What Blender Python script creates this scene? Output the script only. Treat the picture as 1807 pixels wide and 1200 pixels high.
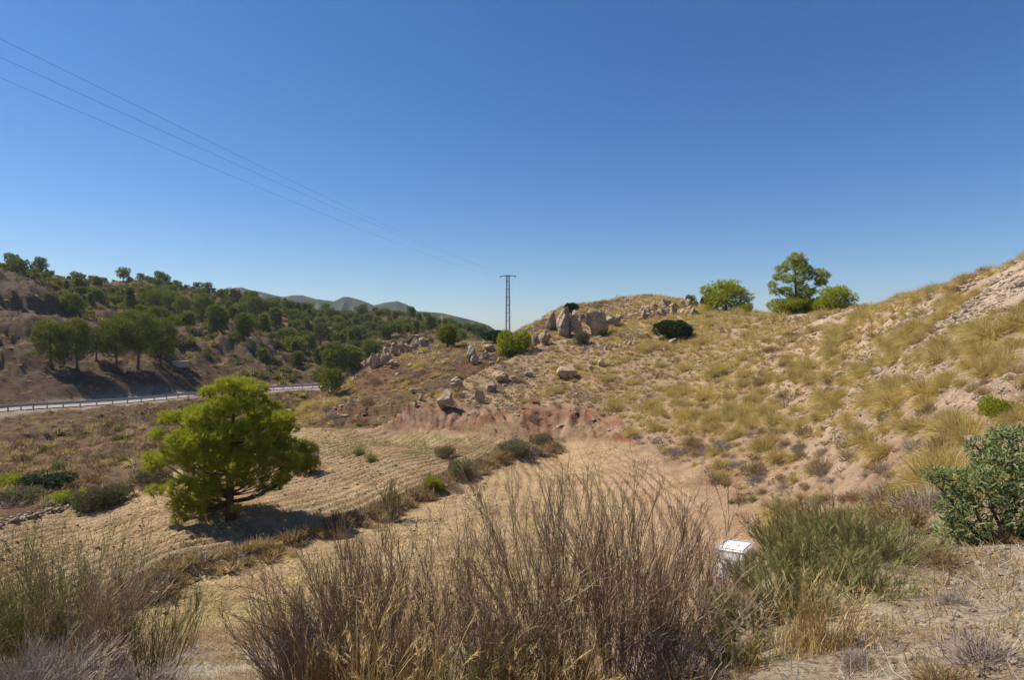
import bpy, bmesh, math, random
import numpy as np
from mathutils import Vector, Matrix, noise as mnoise
rad = math.radians
for o in list(bpy.data.objects): bpy.data.objects.remove(o)
scene = bpy.context.scene
COL = scene.collection

# ---------------------------------------------------------------- camera
CZ = 8.3                                   # eye height above the field level (z = 0)
FPX = 1000.0                               # focal length in photo pixels (photo is 1807 wide)
TILT = 0.010                               # looking down a touch: horizon lies above the centre
cam = bpy.data.cameras.new('camera')
cam.sensor_width = 36.0; cam.lens = 36.0*FPX/1807.0
cam.clip_start = 0.05; cam.clip_end = 9000
camo = bpy.data.objects.new('camera', cam); COL.objects.link(camo)
camo.location = (0, 0, CZ); camo.rotation_euler = (math.pi/2 - TILT, 0, 0)
scene.camera = camo

# ---------------------------------------------------------------- sky, sun, exposure
SUN_EL = rad(52.0)
SUN_AZ = (-0.965, 0.20)                    # towards the sun, in plan
az = math.atan2(SUN_AZ[0], SUN_AZ[1])
sdir = Vector((math.sin(az)*math.cos(SUN_EL), math.cos(az)*math.cos(SUN_EL), math.sin(SUN_EL)))
w = bpy.data.worlds.new('World'); scene.world = w; w.use_nodes = True
nt = w.node_tree; nt.nodes.clear()
sky = nt.nodes.new('ShaderNodeTexSky'); sky.sky_type = 'NISHITA'; sky.sun_disc = False
sky.sun_elevation = SUN_EL; sky.sun_rotation = az
sky.altitude = 300; sky.air_density = 1.0; sky.dust_density = 0.15; sky.ozone_density = 6.0; sky.dust_density = 0.3
bg = nt.nodes.new('ShaderNodeBackground'); bg.inputs['Strength'].default_value = 0.08
wo = nt.nodes.new('ShaderNodeOutputWorld')
hs = nt.nodes.new('ShaderNodeHueSaturation'); hs.inputs['Saturation'].default_value = 1.25; hs.inputs['Hue'].default_value = 0.503
nt.links.new(sky.outputs[0], hs.inputs['Color']); nt.links.new(hs.outputs[0], bg.inputs[0]); nt.links.new(bg.outputs[0], wo.inputs[0])
sun = bpy.data.lights.new('sun', 'SUN'); sun.energy = 4.9; sun.angle = rad(0.53); sun.color = (1.0, 0.91, 0.77)
suno = bpy.data.objects.new('sun', sun); COL.objects.link(suno)
suno.rotation_euler = sdir.to_track_quat('Z', 'Y').to_euler()
scene.view_settings.view_transform = 'Standard'; scene.view_settings.look = 'None'
scene.view_settings.gamma = 1.0; scene.view_settings.exposure = 0.55
scene.view_settings.use_curve_mapping = False
scene.cycles.max_bounces = 5; scene.cycles.diffuse_bounces = 3; scene.cycles.transparent_max_bounces = 4

# ---------------------------------------------------------------- numpy noise
def _hash(ix, iy, seed):
    h = (ix.astype(np.int64)*374761393 + iy.astype(np.int64)*668265263 + seed*1442695041) & 0xffffffff
    h = ((h ^ (h >> 13))*1274126177) & 0xffffffff
    return ((h ^ (h >> 16)) & 0xffff)/65535.0
def vnoise(x, y, seed=0):
    x = np.asarray(x, float); y = np.asarray(y, float)
    ix = np.floor(x); iy = np.floor(y); fx = x-ix; fy = y-iy
    fx = fx*fx*fx*(fx*(fx*6-15)+10); fy = fy*fy*fy*(fy*(fy*6-15)+10)
    a = _hash(ix, iy, seed); b = _hash(ix+1, iy, seed); c = _hash(ix, iy+1, seed); d = _hash(ix+1, iy+1, seed)
    return (a*(1-fx)+b*fx)*(1-fy) + (c*(1-fx)+d*fx)*fy
def fbm(x, y, s, seed=0, octv=4, g=0.5):          # s = size of the largest feature, result about -0.5..0.5
    v = 0; a = 1; t = 0; x = np.asarray(x, float)/s; y = np.asarray(y, float)/s
    for k in range(octv):
        v = v + a*(vnoise(x, y, seed+k*17)-0.5); t += a; a *= g
        x, y = (x*1.62+y*1.18)+3.1, (y*1.62-x*1.18)+7.7
    return v/t*1.6
def sstep(a, b, x):
    t = np.clip((x-a)/(b-a), 0, 1); return t*t*(3-2*t)
def unproj(px, py, D):
    return ((px-903.5)/FPX*D, D, CZ + (590.0-py)/FPX*D)
def toplan(pts): return np.array([((p-903.5)/FPX*D, D) for p, D in pts])
def poly_dist(x, y, P):            # signed distance to an open polyline (left of its direction positive) and position along
    best = np.full(np.shape(x), 1e9); sgn = np.zeros(np.shape(x)); al = np.zeros(np.shape(x)); L = 0
    for a, b in zip(P[:-1], P[1:]):
        d = b-a; l2 = d@d; t = np.clip(((x-a[0])*d[0]+(y-a[1])*d[1])/l2, 0, 1)
        qx = a[0]+t*d[0]; qy = a[1]+t*d[1]; ds = np.hypot(x-qx, y-qy)
        s = np.sign(d[0]*(y-a[1])-d[1]*(x-a[0])); m = ds < best
        best = np.where(m, ds, best); sgn = np.where(m, s, sgn); al = np.where(m, L+t*math.sqrt(l2), al)
        L += math.sqrt(l2)
    return best*sgn, al, L
def sdf_poly(x, y, P):             # negative inside
    inside = np.zeros(np.shape(x), bool); best = np.full(np.shape(x), 1e9); n = len(P)
    for i in range(n):
        a = P[i]; b = P[(i+1) % n]; d = b-a
        t = np.clip(((x-a[0])*d[0]+(y-a[1])*d[1])/(d@d), 0, 1)
        best = np.minimum(best, np.hypot(x-a[0]-t*d[0], y-a[1]-t*d[1]))
        c = ((a[1] > y) != (b[1] > y)) & (x < (b[0]-a[0])*(y-a[1])/((b[1]-a[1]) or 1e-9)+a[0])
        inside ^= c
    return np.where(inside, -best, best)

# ---------------------------------------------------------------- terrain
BANK = toplan([(-60, 13.0), (310, 19.3), (480, 22), (640, 25.4), (800, 31.7), (900, 38), (975, 44.5)])
BANK2 = np.array([(-27, 12), (-23.2, 20), (-22.6, 25), (-22.4, 28.2), (-20.8, 34), (-17, 41), (-12, 48)], float)
ROAD = np.array([unproj(*p) for p in [(-900, 790, 36), (-420, 760, 48), (-180, 741, 58), (0, 722.5, 70), (150, 714, 79),
                 (250, 706, 87), (350, 695, 98), (460, 687, 108), (560, 682.5, 117), (640, 680, 128), (700, 684, 150), (740, 690, 190)]])
def bank_steps(x, y):
    d, al, L = poly_dist(x, y, BANK)
    e = np.where(al > L-0.01, 1, 0)
    dd = np.hypot(x-BANK[-1][0], y-BANK[-1][1])
    f = 1 - sstep(0, 7, dd*e)
    wob = fbm(x, y, 3.0, 5)*0.7
    s1 = -0.62*sstep(-0.2, 1.1, d+wob)*np.where(e > 0, f, 1) + 0.22*np.exp(-((d+wob)/0.55)**2)*f
    d2, al2, L2 = poly_dist(x, y, BANK2)
    s2 = -0.75*sstep(-0.2, 1.3, d2 + wob)
    return s1, s2, d, d2, f
CP = []      # (theta, ln r, g)
def _add(x, y, z):
    r = math.hypot(x, y)
    s1, s2, *_ = bank_steps(np.array([x]), np.array([y]))
    CP.append((math.atan2(x, y), math.log(r), (z - float(s1[0]) - float(s2[0]))/r))
def P(px, py, D): _add(*unproj(px, py, D))
def Q(px, D, zr): _add((px-903.5)/FPX*D, D, CZ+zr)
def R(th, r, zr): _add(math.sin(rad(th))*r, math.cos(rad(th))*r, CZ+zr)
for px in (-300, 0, 300, 600, 900, 1150):
    for D, z in ((1.5, -1.62), (3, -2.25), (4.5, -2.95), (6, -3.8), (8, -4.95), (11, -6.4), (13.5, -7.4), (16, -8.15)): Q(px, D, z)
for px in (300, 500, 700, 900, 1100):
    for D in (18, 22, 27, 33, 40): Q(px, D, -8.3)
for px in (0, 150): 
    for D in (18, 22, 27): Q(px, D, -8.85)
Q(1250, 18, -8.45); Q(1290, 20.2, -8.5); Q(1250, 22, -8.45); Q(1200, 29, -8.2)
for D, z in ((2, -1.75), (3.2, -1.98), (4.5, -2.35), (6.5, -2.9), (9, -3.8), (13, -5.6), (17, -7.1)): Q(1330, D, z)
for D, z in ((2, -1.7), (3.2, -1.93), (4.5, -2.2), (6.5, -2.6), (9, -3.3), (13, -4.6), (17, -5.9)): Q(1450, D, z)
for D, z in ((2, -1.65), (3.5, -1.9), (5, -2.15), (7, -2.5), (10, -3.2)): Q(1600, D, z)
for D, z in ((2, -1.6), (3.5, -1.78), (5, -2.0), (8, -2.45)): Q(1750, D, z); Q(1900, D, z+.1)
HILL = {1807: [(1000, 5), (850, 8), (760, 10.5), (700, 13), (600, 18), (524, 22.5), (474, 26)],
 1950: [(850, 8), (700, 12), (600, 16), (500, 20), (420, 24)],
 1700: [(800, 12), (760, 13.5), (700, 16), (640, 19), (600, 22), (542, 27), (498, 32)],
 1600: [(880, 12), (800, 15.5), (700, 21), (600, 30), (550, 36), (522, 42)],
 1500: [(870, 18), (800, 22), (700, 30), (620, 40), (565, 50), (543, 56)],
 1400: [(905, 21), (850, 25), (780, 30), (700, 37), (620, 48), (575, 58), (556, 65)],
 1300: [(930, 23.7), (860, 28), (780, 34), (700, 43), (620, 55), (575, 66), (553, 74)],
 1200: [(835, 33.5), (780, 39), (700, 48), (620, 62), (560, 76), (531, 88)],
 1100: [(785, 42.3), (740, 46), (680, 54), (610, 66), (560, 80), (528, 94)],
 1000: [(771, 45.8), (742, 47.5), (690, 54), (620, 66), (575, 77), (541, 88)],
 930: [(765, 47.3), (735, 48.6), (700, 53), (650, 61), (605, 72), (577, 82)],
 860: [(767, 47), (732, 49), (695, 54), (650, 62), (618, 71), (603, 79)],
 800: [(764, 47.8), (728, 50), (690, 55), (650, 62), (617, 72)],
 700: [(761, 48.5), (735, 51), (700, 57), (660, 63), (622, 71)],
 640: [(757, 49.5), (740, 52), (700, 59), (660, 67)],
 570: [(757, 49.5), (745, 52), (722, 56), (703, 61)],
 515: [(756, 50), (745, 54), (733, 59)]}
for px, l in HILL.items():
    for py, D in l: P(px, py, D)
for px, l in {740: [(90, -3), (120, -12), (150, -14)], 860: [(95, -3), (120, -6), (160, -10)], 960: [(100, 0), (125, -5), (170, -10)],
              1100: [(115, 4), (160, -2)], 1300: [(90, 2), (130, -5)], 1500: [(70, 1), (110, -8)], 1700: [(42, 2.3), (70, -4)],
              1807: [(34, 2.9), (60, -3)], 1950: [(34, 5), (60, 1)], 570: [(68, -8.4), (78, -10.5)], 640: [(78, -7.5), (90, -11)], 515: [(68, -9.6), (80, -10.6)]}.items():
    for D, z in l: Q(px, D, z)
LEFT = {0: [(870, 34), (830, 42), (790, 50), (750, 60), (731, 67), (722, 71), (712, 77), (640, 84), (600, 90), (560, 97), (500, 108), (480, 150), (459, 210)],
 150: [(868, 36), (820, 43), (770, 54), (735, 66), (719, 75), (709, 83), (655, 89), (635, 97), (590, 108), (545, 130), (505, 180), (486, 222)],
 280: [(838, 39), (780, 48), (740, 62), (712, 80), (700, 93), (658, 100), (630, 108), (580, 130), (530, 180), (502, 240)],
 350: [(800, 43), (740, 60), (703, 88), (691, 104), (655, 113), (600, 135), (550, 175), (509, 252)],
 450: [(770, 47.5), (745, 62), (700, 95), (683, 113), (660, 119), (640, 128), (600, 148), (560, 190), (521, 270)],
 520: [(692, 104), (679, 119), (660, 126), (640, 142), (590, 185), (540, 285)],
 570: [(690, 110), (678, 122), (660, 134), (630, 162), (590, 212), (552, 290)],
 650: [(650, 145), (615, 178), (575, 240), (545, 300)],
 750: [(640, 150), (605, 180), (580, 225), (552, 300)],
 820: [(630, 170), (600, 200), (572, 290)],
 870: [(620, 180), (600, 215), (590, 300)], -250: [(760, 50), (740, 60), (715, 74), (600, 85), (520, 100), (470, 150), (430, 220)]}
for px, l in LEFT.items():
    for py, D in l: P(px, py+(6.5 if D > 150 else 0)+(7 if D > 170 and px < 200 else 0)+(6 if D > 230 and px > 300 else 0)+(6 if D > 230 and 340 < px < 560 else 0), D)
for px, D0 in ((-250, 220), (0, 210), (150, 222), (280, 240), (350, 252), (450, 270), (520, 285), (570, 290), (650, 300), (750, 300), (820, 290), (870, 300)):
    Q(px, D0*1.35, -6); Q(px, D0*2.4, -40)
for px in (960, 1100, 1300, 1500, 1800): Q(px, 260, -20); Q(px, 600, -40)
for px in range(-100, 1900, 400): Q(px, 1500, -42); Q(px, 3000, -42)
for th, l in {62: [(2, -1.6), (6, -1.6), (12, -.6), (25, 4), (60, 4), (200, -10)], 100: [(2, -1.6), (6, -1.5), (25, 1), (60, 4), (200, -20)],
          180: [(1, -1.6), (10, -1.4), (60, 0), (200, -20)], -180: [(1, -1.6), (10, -1.4), (60, 0), (200, -20)],
          -100: [(2, -1.7), (10, -4), (30, -9), (80, -9), (200, 0)], -140: [(2, -1.6), (10, -2.5), (60, -4)],
          -60: [(2, -1.7), (5, -2.9), (10, -5.5), (15, -7.8), (25, -9.3), (60, -9.5), (90, -4), (200, 25), (600, -40)]}.items():
    for r, z in l: R(th, r, z)
CP = np.array(CP)
# drop near duplicates
keep = []
for i in range(len(CP)):
    if all(abs(CP[i, 0]-CP[j, 0])*2+abs(CP[i, 1]-CP[j, 1]) > 0.012 for j in keep): keep.append(i)
CP = CP[keep]
TS, CS = 2.0, 0.06
def _ker(A, B):
    d2 = ((A[:, None, 0]-B[None, :, 0])*TS)**2 + (A[:, None, 1]-B[None, :, 1])**2
    return np.sqrt(d2 + CS*CS)
n_ = len(CP)
K = np.zeros((n_+1, n_+1)); K[:n_, :n_] = _ker(CP[:, :2], CP[:, :2]) - 1e-3*np.eye(n_); K[n_, :n_] = 1; K[:n_, n_] = 1
WT = np.linalg.solve(K, np.r_[CP[:, 2], 0])
def base_g(th, lr):
    out = np.zeros(th.size); thf = th.ravel(); lf = lr.ravel()
    for s in range(0, th.size, 20000):
        A = np.c_[thf[s:s+20000], lf[s:s+20000]]
        out[s:s+20000] = _ker(A, CP[:, :2])@WT[:n_] + WT[n_]
    return out.reshape(th.shape)
FIELD = toplan([(515, 50), (570, 49.5), (640, 49.5), (700, 48.5), (760, 47.5), (860, 47), (930, 47), (1000, 45.5), (1100, 42), (1200, 33.5), (1250, 28), (1300, 23.7),
                (1325, 20.5), (1300, 17.5), (1100, 16.6), (900, 16), (600, 15.8), (350, 15.6), (100, 15.5), (-150, 15.5)])
FIELD = np.vstack([FIELD, np.array([(-24.5, 16), (-23.2, 20), (-22.6, 25), (-22.4, 28.2), (-20.8, 34), (-18, 40), (-18.5, 46)])])
TH = np.r_[np.linspace(-180, -66, 20), np.linspace(-62, -46, 9), np.linspace(-44.5, 44.5, 640), np.linspace(46, 62, 9), np.linspace(66, 176, 19)]
TH = np.radians(TH)
LR = np.r_[np.linspace(math.log(.4), math.log(2.2), 12), np.linspace(math.log(2.25), math.log(14), 110), np.linspace(math.log(14.1), math.log(50), 300),
           np.linspace(math.log(50.3), math.log(330), 250), np.linspace(math.log(350), math.log(3000), 20)]
th2, lr2 = np.meshgrid(TH, LR, indexing='ij')
r2 = np.exp(lr2); GX = np.sin(th2)*r2; GY = np.cos(th2)*r2
s1, s2, dB, dB2, fB = bank_steps(GX, GY)
GZ = base_g(th2, lr2)*r2 + s1 + s2
# far hills fall away to a plain
road_d, road_al, road_L = poly_dist(GX, GY, ROAD[:, :2])
def road_z(al):
    seg = np.r_[0, np.cumsum(np.hypot(*np.diff(ROAD[:, :2], axis=0).T))]
    return np.interp(al, seg, ROAD[:, 2])
fd = sdf_poly(GX, GY, FIELD)
fieldm = 1-sstep(-0.6, 0.5, fd+fbm(GX, GY, 2.5, 31)*1.2)
hillm = sstep(0.3, 4, fd)*(GX > -24)*np.maximum(sstep(17, 21, GY+0.25*np.maximum(0, GX-8)*2.2), sstep(7, 9.5, r2)*sstep(.5, .62, GX/np.maximum(GY, .1)))*(r2 < 130)*(GY > 0)
nearm = 1-sstep(12.5, 15.5, r2)
leftm = sstep(0, 6, np.maximum(dB2, 0)) * (GX < 20)
farm = sstep(50, 90, r2)*(dB2 > 0)*(fd > 0)
farm = np.clip(farm*((GX < -0.36*GY) | (GY > 105)), 0, 1)
hillm = hillm*(1-farm)
farm_or_valley = (GX < -8)*(GY > 55)*1.0
# relief noise
rel = 0.55*fbm(GX, GY, 9, 3, 4)*hillm + 0.16*fbm(GX, GY, 1.6, 9, 4)*hillm
rel += 0.10*fbm(GX, GY, 0.9, 12, 3)*(1-fieldm)*(r2 < 60) + 0.05*fbm(GX, GY, .3, 14, 3)*nearm
clf_pre = sstep(-20, -50, GX)*(GY < 150)
rig = 1-2*np.abs(vnoise(GX/26, GY/26, 41)-0.5)*1.0
rel += farm*clf_pre*(3.6*fbm(GX, GY, 7, 91, 5, .6)+1.6*fbm(GX, GY, 1.9, 92, 3))
rel += farm*(3.2*fbm(GX, GY, 45, 21, 4)*sstep(90, 170, r2) + 2.2*fbm(GX, GY, 9, 25, 4) + 0.5*fbm(GX, GY, 2.5, 27, 3))
rel += (1-farm)*(1-fieldm)*sstep(0, 4, dB2)*(0.9*fbm(GX, GY, 7, 33, 4))
# eroded gullies down the red foot of the hill
foot = np.exp(-((fd-2.0)/1.5)**2)*(fd > -0.3)*(GX > -16)*(GX < 9)*(GY > 38)
along = GX + 0.25*GY
gul = np.abs(((along*0.85 + fbm(GX, GY, 3, 55)*2.2) % 1.0)-0.5)*2
rel += foot*.62*(-0.45*gul**2*(.3+1.2*vnoise(GX/2.5, GY/2.5, 57)) + 0.12 + .5*fbm(GX, GY, 1.3, 58, 4))
gul2 = np.abs(((along*2.6 + fbm(GX, GY, 2, 56)*2.2) % 1.0)-0.5)*2
rel += foot*(-0.11*gul2)
rel = rel*(1-.85*(1-sstep(8, 26, np.abs(road_d)))*farm_or_valley)
GZ = GZ + rel
# soft flat field with furrows
phase = np.where(dB > 0.3, dB*1.0, -fd*1.0)
blend = phase + fbm(GX, GY, 9, 61)*0.5
fur = np.abs(((blend/0.6) % 1.0)-0.5)*2
furm = fieldm*sstep(0.7, 1.8, np.abs(dB))*sstep(0.3, 1.0, -fd)*(0.45+0.9*np.clip(vnoise(GX/5, GY/5, 66), 0, 1))
patch = 1-sstep(0.45, 0.75, vnoise(GX/9+3, GY/9, 67))*0.35*(dB < 0)
GZ = GZ + furm*patch*(fur-0.5)*np.where(dB < 0, .16, .27)*(0.75+0.5*vnoise(GX*1.3, GY*1.3, 68)) + fieldm*(0.07*fbm(GX, GY, .7, 71, 3) + 0.12*fbm(GX, GY, 5, 73, 2))
# road bench
rz = road_z(road_al)
onr = 1-sstep(4.2, 7.5, np.abs(road_d))
onr = np.where((road_d > 0), 1-sstep(4.6, 6.2, road_d), onr)
GZ = GZ*(1-onr) + (rz-0.02)*onr
# cliffs above the left of the road: steepen by terracing
clf = farm*sstep(-25, -60, GX)*(GY < 135)*(GY > 78)*sstep(5.5, 8, road_d)
clf = clf*(GX < -0.68*GY)
tr = 5.6; q = (GZ+3.6*fbm(GX, GY, 18, 81)+1.2*fbm(GX, GY, 4, 82))/tr; qf = q-np.floor(q)
GZ = GZ + clf*tr*((np.floor(q)+sstep(0.3, 0.75, qf))-q)*0.35

# material colours: base colours by place; left valley, far hill, cliff and cut have shade painted in
def mixc(c, d, m): return c*(1-m[..., None]) + np.array(d)*m[..., None]
C = np.zeros(GX.shape+(3,)) + np.array((0.34, 0.235, 0.15))
n1 = fbm(GX, GY, 7, 101, 4)+0.5; n2 = fbm(GX, GY, 1.4, 105, 4)+0.5; n3 = fbm(GX, GY, 14, 107, 3)+0.5
C = mixc(C, (0.37, 0.265, 0.175), hillm)
C = mixc(C, (0.33, 0.20, 0.13), hillm*sstep(.5, .70, n1)*0.5)
C = mixc(C, (0.36, 0.28, 0.155), hillm*sstep(.35, .6, n2*.6+n3*.4)*0.55)
pale = hillm*sstep(0.25, 0.8, (GX-6)/GY*1.35)
C = mixc(C, (0.46, 0.355, 0.275), pale)
C = mixc(C, (0.55, 0.45, 0.36), pale*sstep(.5, .75, n2)*.7)
C = mixc(C, (0.25, 0.13, 0.085), np.clip(foot*1.3, 0, 1)*sstep(.15, .5, n2)*0.85)
C = mixc(C, (0.26, 0.10, 0.06), np.clip(foot*1.2, 0, 1)*sstep(.55, .72, n2)*.75)
C = mixc(C, (0.33, 0.25, 0.19), np.clip(foot, 0, 1)*sstep(.56, .78, n1*.5+n2*.5)*.7)
C = mixc(C, (0.44, 0.32, 0.185), fieldm)
redf = fieldm*sstep(-7.5, -1.5, fd)*sstep(2, 7, GX)
C = mixc(C, (0.41, 0.28, 0.185), redf*0.8)
redf2 = fieldm*(dB > 0)*sstep(36, 44, GY)
C = mixc(C, (0.42, 0.285, 0.175), redf2*0.8)
C = mixc(C, (0.40, 0.325, 0.15), fieldm*sstep(.40, .62, n3*.6+n2*.4)*(1-redf)*(dB < 0)*0.8)
C = mixc(C, (0.36, 0.34, 0.15), redf2*sstep(.45, .7, n1)*0.5)
C = mixc(C, (0.42, 0.35, 0.26), nearm*(1-hillm))
n4 = fbm(GX, GY, .5, 131, 4)+.5
C = mixc(C, (0.28, 0.205, 0.135), nearm*sstep(.38, .6, n2*.5+n4*.5)*0.85)
dw = np.exp(-((dB-0.4)/1.0)**2)*fieldm
C = mixc(C, (0.36, 0.25, 0.13), np.clip(dw, 0, 1)*0.8)
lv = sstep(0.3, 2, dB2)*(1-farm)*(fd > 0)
C = mixc(C, (0.155, 0.105, 0.06), lv)  # valley soil, darkened to paint in shade on the slope facing off the sun
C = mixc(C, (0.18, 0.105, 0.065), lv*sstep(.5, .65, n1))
C = mixc(C, (0.13, 0.087, 0.052), farm)  # far hill soil, its shading partly put into the colour
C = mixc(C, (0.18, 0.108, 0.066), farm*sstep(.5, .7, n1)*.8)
C = mixc(C, (0.12, 0.09, 0.065), farm*np.maximum(clf, clf_pre*.7)*0.9)  # cliff brown with its shadow painted into the colour
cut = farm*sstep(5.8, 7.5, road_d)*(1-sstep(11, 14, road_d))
C = mixc(C, (0.10, 0.07, 0.052), cut*.9)  # cut bank earth, bank shadow painted in as a darker brown
C = mixc(C, (0.44, 0.35, 0.27), onr*(1-nearm))
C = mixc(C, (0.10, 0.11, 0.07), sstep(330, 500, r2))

def add_attr(me, name, arr):
    arr = np.asarray(arr, np.float32)
    if arr.ndim == 2:
        a = me.attributes.new(name, 'FLOAT_COLOR', 'POINT')
        a.data.foreach_set('color', np.c_[arr, np.ones(len(arr), np.float32)].ravel())
    else:
        a = me.attributes.new(name, 'FLOAT', 'POINT'); a.data.foreach_set('value', arr)
def mesh_np(name, V, tris=None, quads=None, mats=(), smooth=False, attrs=None, mat_idx=None):
    me = bpy.data.meshes.new(name); V = np.asarray(V, np.float32)
    tris = np.zeros((0, 3), np.int32) if tris is None else np.asarray(tris, np.int32)
    quads = np.zeros((0, 4), np.int32) if quads is None else np.asarray(quads, np.int32)
    me.vertices.add(len(V)); me.vertices.foreach_set('co', V.ravel())
    nl = tris.size+quads.size; me.loops.add(nl)
    me.loops.foreach_set('vertex_index', np.r_[tris.ravel(), quads.ravel()].astype(np.int32))
    me.polygons.add(len(tris)+len(quads))
    ls = np.r_[np.arange(len(tris))*3, tris.size+np.arange(len(quads))*4].astype(np.int32)
    me.polygons.foreach_set('loop_start', ls)
    me.polygons.foreach_set('use_smooth', np.full(len(ls), smooth))
    if mat_idx is not None: me.polygons.foreach_set('material_index', np.asarray(mat_idx, np.int32))
    for m in mats: me.materials.append(m)
    for k, a in (attrs or {}).items(): add_attr(me, k, a)
    me.update(calc_edges=True)
    return me

# ---------------------------------------------------------------- materials
def newmat(name, rough=0.9):
    m = bpy.data.materials.new(name); m.use_nodes = True; nt = m.node_tree
    b = nt.nodes['Principled BSDF']; b.inputs['Roughness'].default_value = rough
    b.inputs['Specular IOR Level'].default_value = 0.25
    return m, nt, b
def N(nt, t, **kw):
    n = nt.nodes.new(t)
    for k, v in kw.items():
        if hasattr(n, k): setattr(n, k, v)
        else: n.inputs[k.replace('_', ' ')].default_value = v
    return n
def mixn(nt, a, b, f, mode='MIX'):
    m = nt.nodes.new('ShaderNodeMix'); m.data_type = 'RGBA'; m.blend_type = mode
    for s, v in ((m.inputs['Factor'], f), (m.inputs['A'], a), (m.inputs['B'], b)):
        if isinstance(v, (int, float)): s.default_value = v
        elif isinstance(v, tuple): s.default_value = v+(1,) if len(v) == 3 else v
        else: nt.links.new(v, s)
    return m.outputs['Result']
def ramp(nt, f, a, b):
    r = nt.nodes.new('ShaderNodeMapRange'); r.inputs['From Min'].default_value = a; r.inputs['From Max'].default_value = b
    nt.links.new(f, r.inputs['Value']); return r.outputs[0]
def ground_mat():
    m, nt, b = newmat('dry_earth', 0.97); b.inputs['Specular IOR Level'].default_value = 0.08
    at = N(nt, 'ShaderNodeAttribute', attribute_name='albedo'); geo = N(nt, 'ShaderNodeNewGeometry')
    def noise(s, d, r=0.6):
        n = N(nt, 'ShaderNodeTexNoise', Scale=s, Detail=d, Roughness=r); nt.links.new(geo.outputs['Position'], n.inputs['Vector']); return n.outputs['Fac']
    a = noise(0.6, 9, 0.72); f = noise(9.0, 6, 0.7)
    c = mixn(nt, at.outputs['Color'], (0.72, 0.68, 0.64), ramp(nt, a, .42, .62), 'MULTIPLY')
    c = mixn(nt, c, (1.35, 1.33, 1.28), ramp(nt, f, .52, .68), 'MULTIPLY')
    v = N(nt, 'ShaderNodeTexVoronoi', Scale=7.0); nt.links.new(geo.outputs['Position'], v.inputs['Vector'])
    v2 = N(nt, 'ShaderNodeTexVoronoi', Scale=22.0); nt.links.new(geo.outputs['Position'], v2.inputs['Vector'])
    st = ramp(nt, v2.outputs['Distance'], .32, .12)
    c = mixn(nt, c, mixn(nt, c, (1.3, 1.28, 1.25), 1.0, 'MULTIPLY'), st)
    c = mixn(nt, c, (0.62, 0.58, 0.55), ramp(nt, noise(28, 4, .7), .56, .72), 'MULTIPLY')
    # rubble: pale stone tops, dark joints between the stones, in drifts
    rb = ramp(nt, noise(0.35, 5, .65), .42, .6)
    v3 = N(nt, 'ShaderNodeTexVoronoi', feature='DISTANCE_TO_EDGE', Scale=5.5, Randomness=1.0); v4 = N(nt, 'ShaderNodeTexVoronoi', Scale=5.5)
    nt.links.new(geo.outputs['Position'], v3.inputs['Vector']); nt.links.new(geo.outputs['Position'], v4.inputs['Vector'])
    bw = N(nt, 'ShaderNodeRGBToBW'); nt.links.new(v4.outputs['Color'], bw.inputs[0])
    cc = mixn(nt, mixn(nt, c, (.72, .70, .68), 1.0, 'MULTIPLY'), mixn(nt, c, (1.3, 1.28, 1.24), 1.0, 'MULTIPLY'), bw.outputs[0])
    cc = mixn(nt, cc, (.45, .42, .40), ramp(nt, v3.outputs['Distance'], .10, .0), 'MULTIPLY')
    c = mixn(nt, c, cc, rb)
    nt.links.new(c, b.inputs['Base Color'])
    def m2(op, x, y):
        k = N(nt, 'ShaderNodeMath', operation=op)
        for i, q in enumerate((x, y)):
            if isinstance(q, float): k.inputs[i].default_value = q
            else: nt.links.new(q, k.inputs[i])
        return k.outputs[0]
    h = m2('ADD', m2('MULTIPLY', f, 0.8), m2('ADD', m2('MULTIPLY', v.outputs['Distance'], -0.35), m2('MULTIPLY', v2.outputs['Distance'], -0.25)))
    bp = N(nt, 'ShaderNodeBump', Strength=1.0, Distance=0.13); nt.links.new(h, bp.inputs['Height']); nt.links.new(bp.outputs[0], b.inputs['Normal'])
    return m
def strand_mat(name, a, b_, c=None, trans=0.25, rv=0.25, rough=0.7):
    m, nt, b = newmat(name, rough); b.inputs['Specular IOR Level'].default_value = 0.15
    at = N(nt, 'ShaderNodeAttribute', attribute_name='tint')
    col = mixn(nt, a, b_, at.outputs['Fac'])
    if c: col = mixn(nt, col, c, ramp(nt, at.outputs['Fac'], .86, .95))
    oi = N(nt, 'ShaderNodeObjectInfo')
    col = mixn(nt, col, mixn(nt, col, (1-rv, 1-rv, 1-rv*.6), 1.0, 'MULTIPLY'), oi.outputs['Random'])
    nt.links.new(col, b.inputs['Base Color'])
    tr = N(nt, 'ShaderNodeBsdfTranslucent'); nt.links.new(col, tr.inputs['Color'])
    mx = N(nt, 'ShaderNodeMixShader'); mx.inputs[0].default_value = trans
    nt.links.new(b.outputs[0], mx.inputs[1]); nt.links.new(tr.outputs[0], mx.inputs[2])
    nt.links.new(mx.outputs[0], nt.nodes['Material Output'].inputs['Surface'])
    return m
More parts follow.
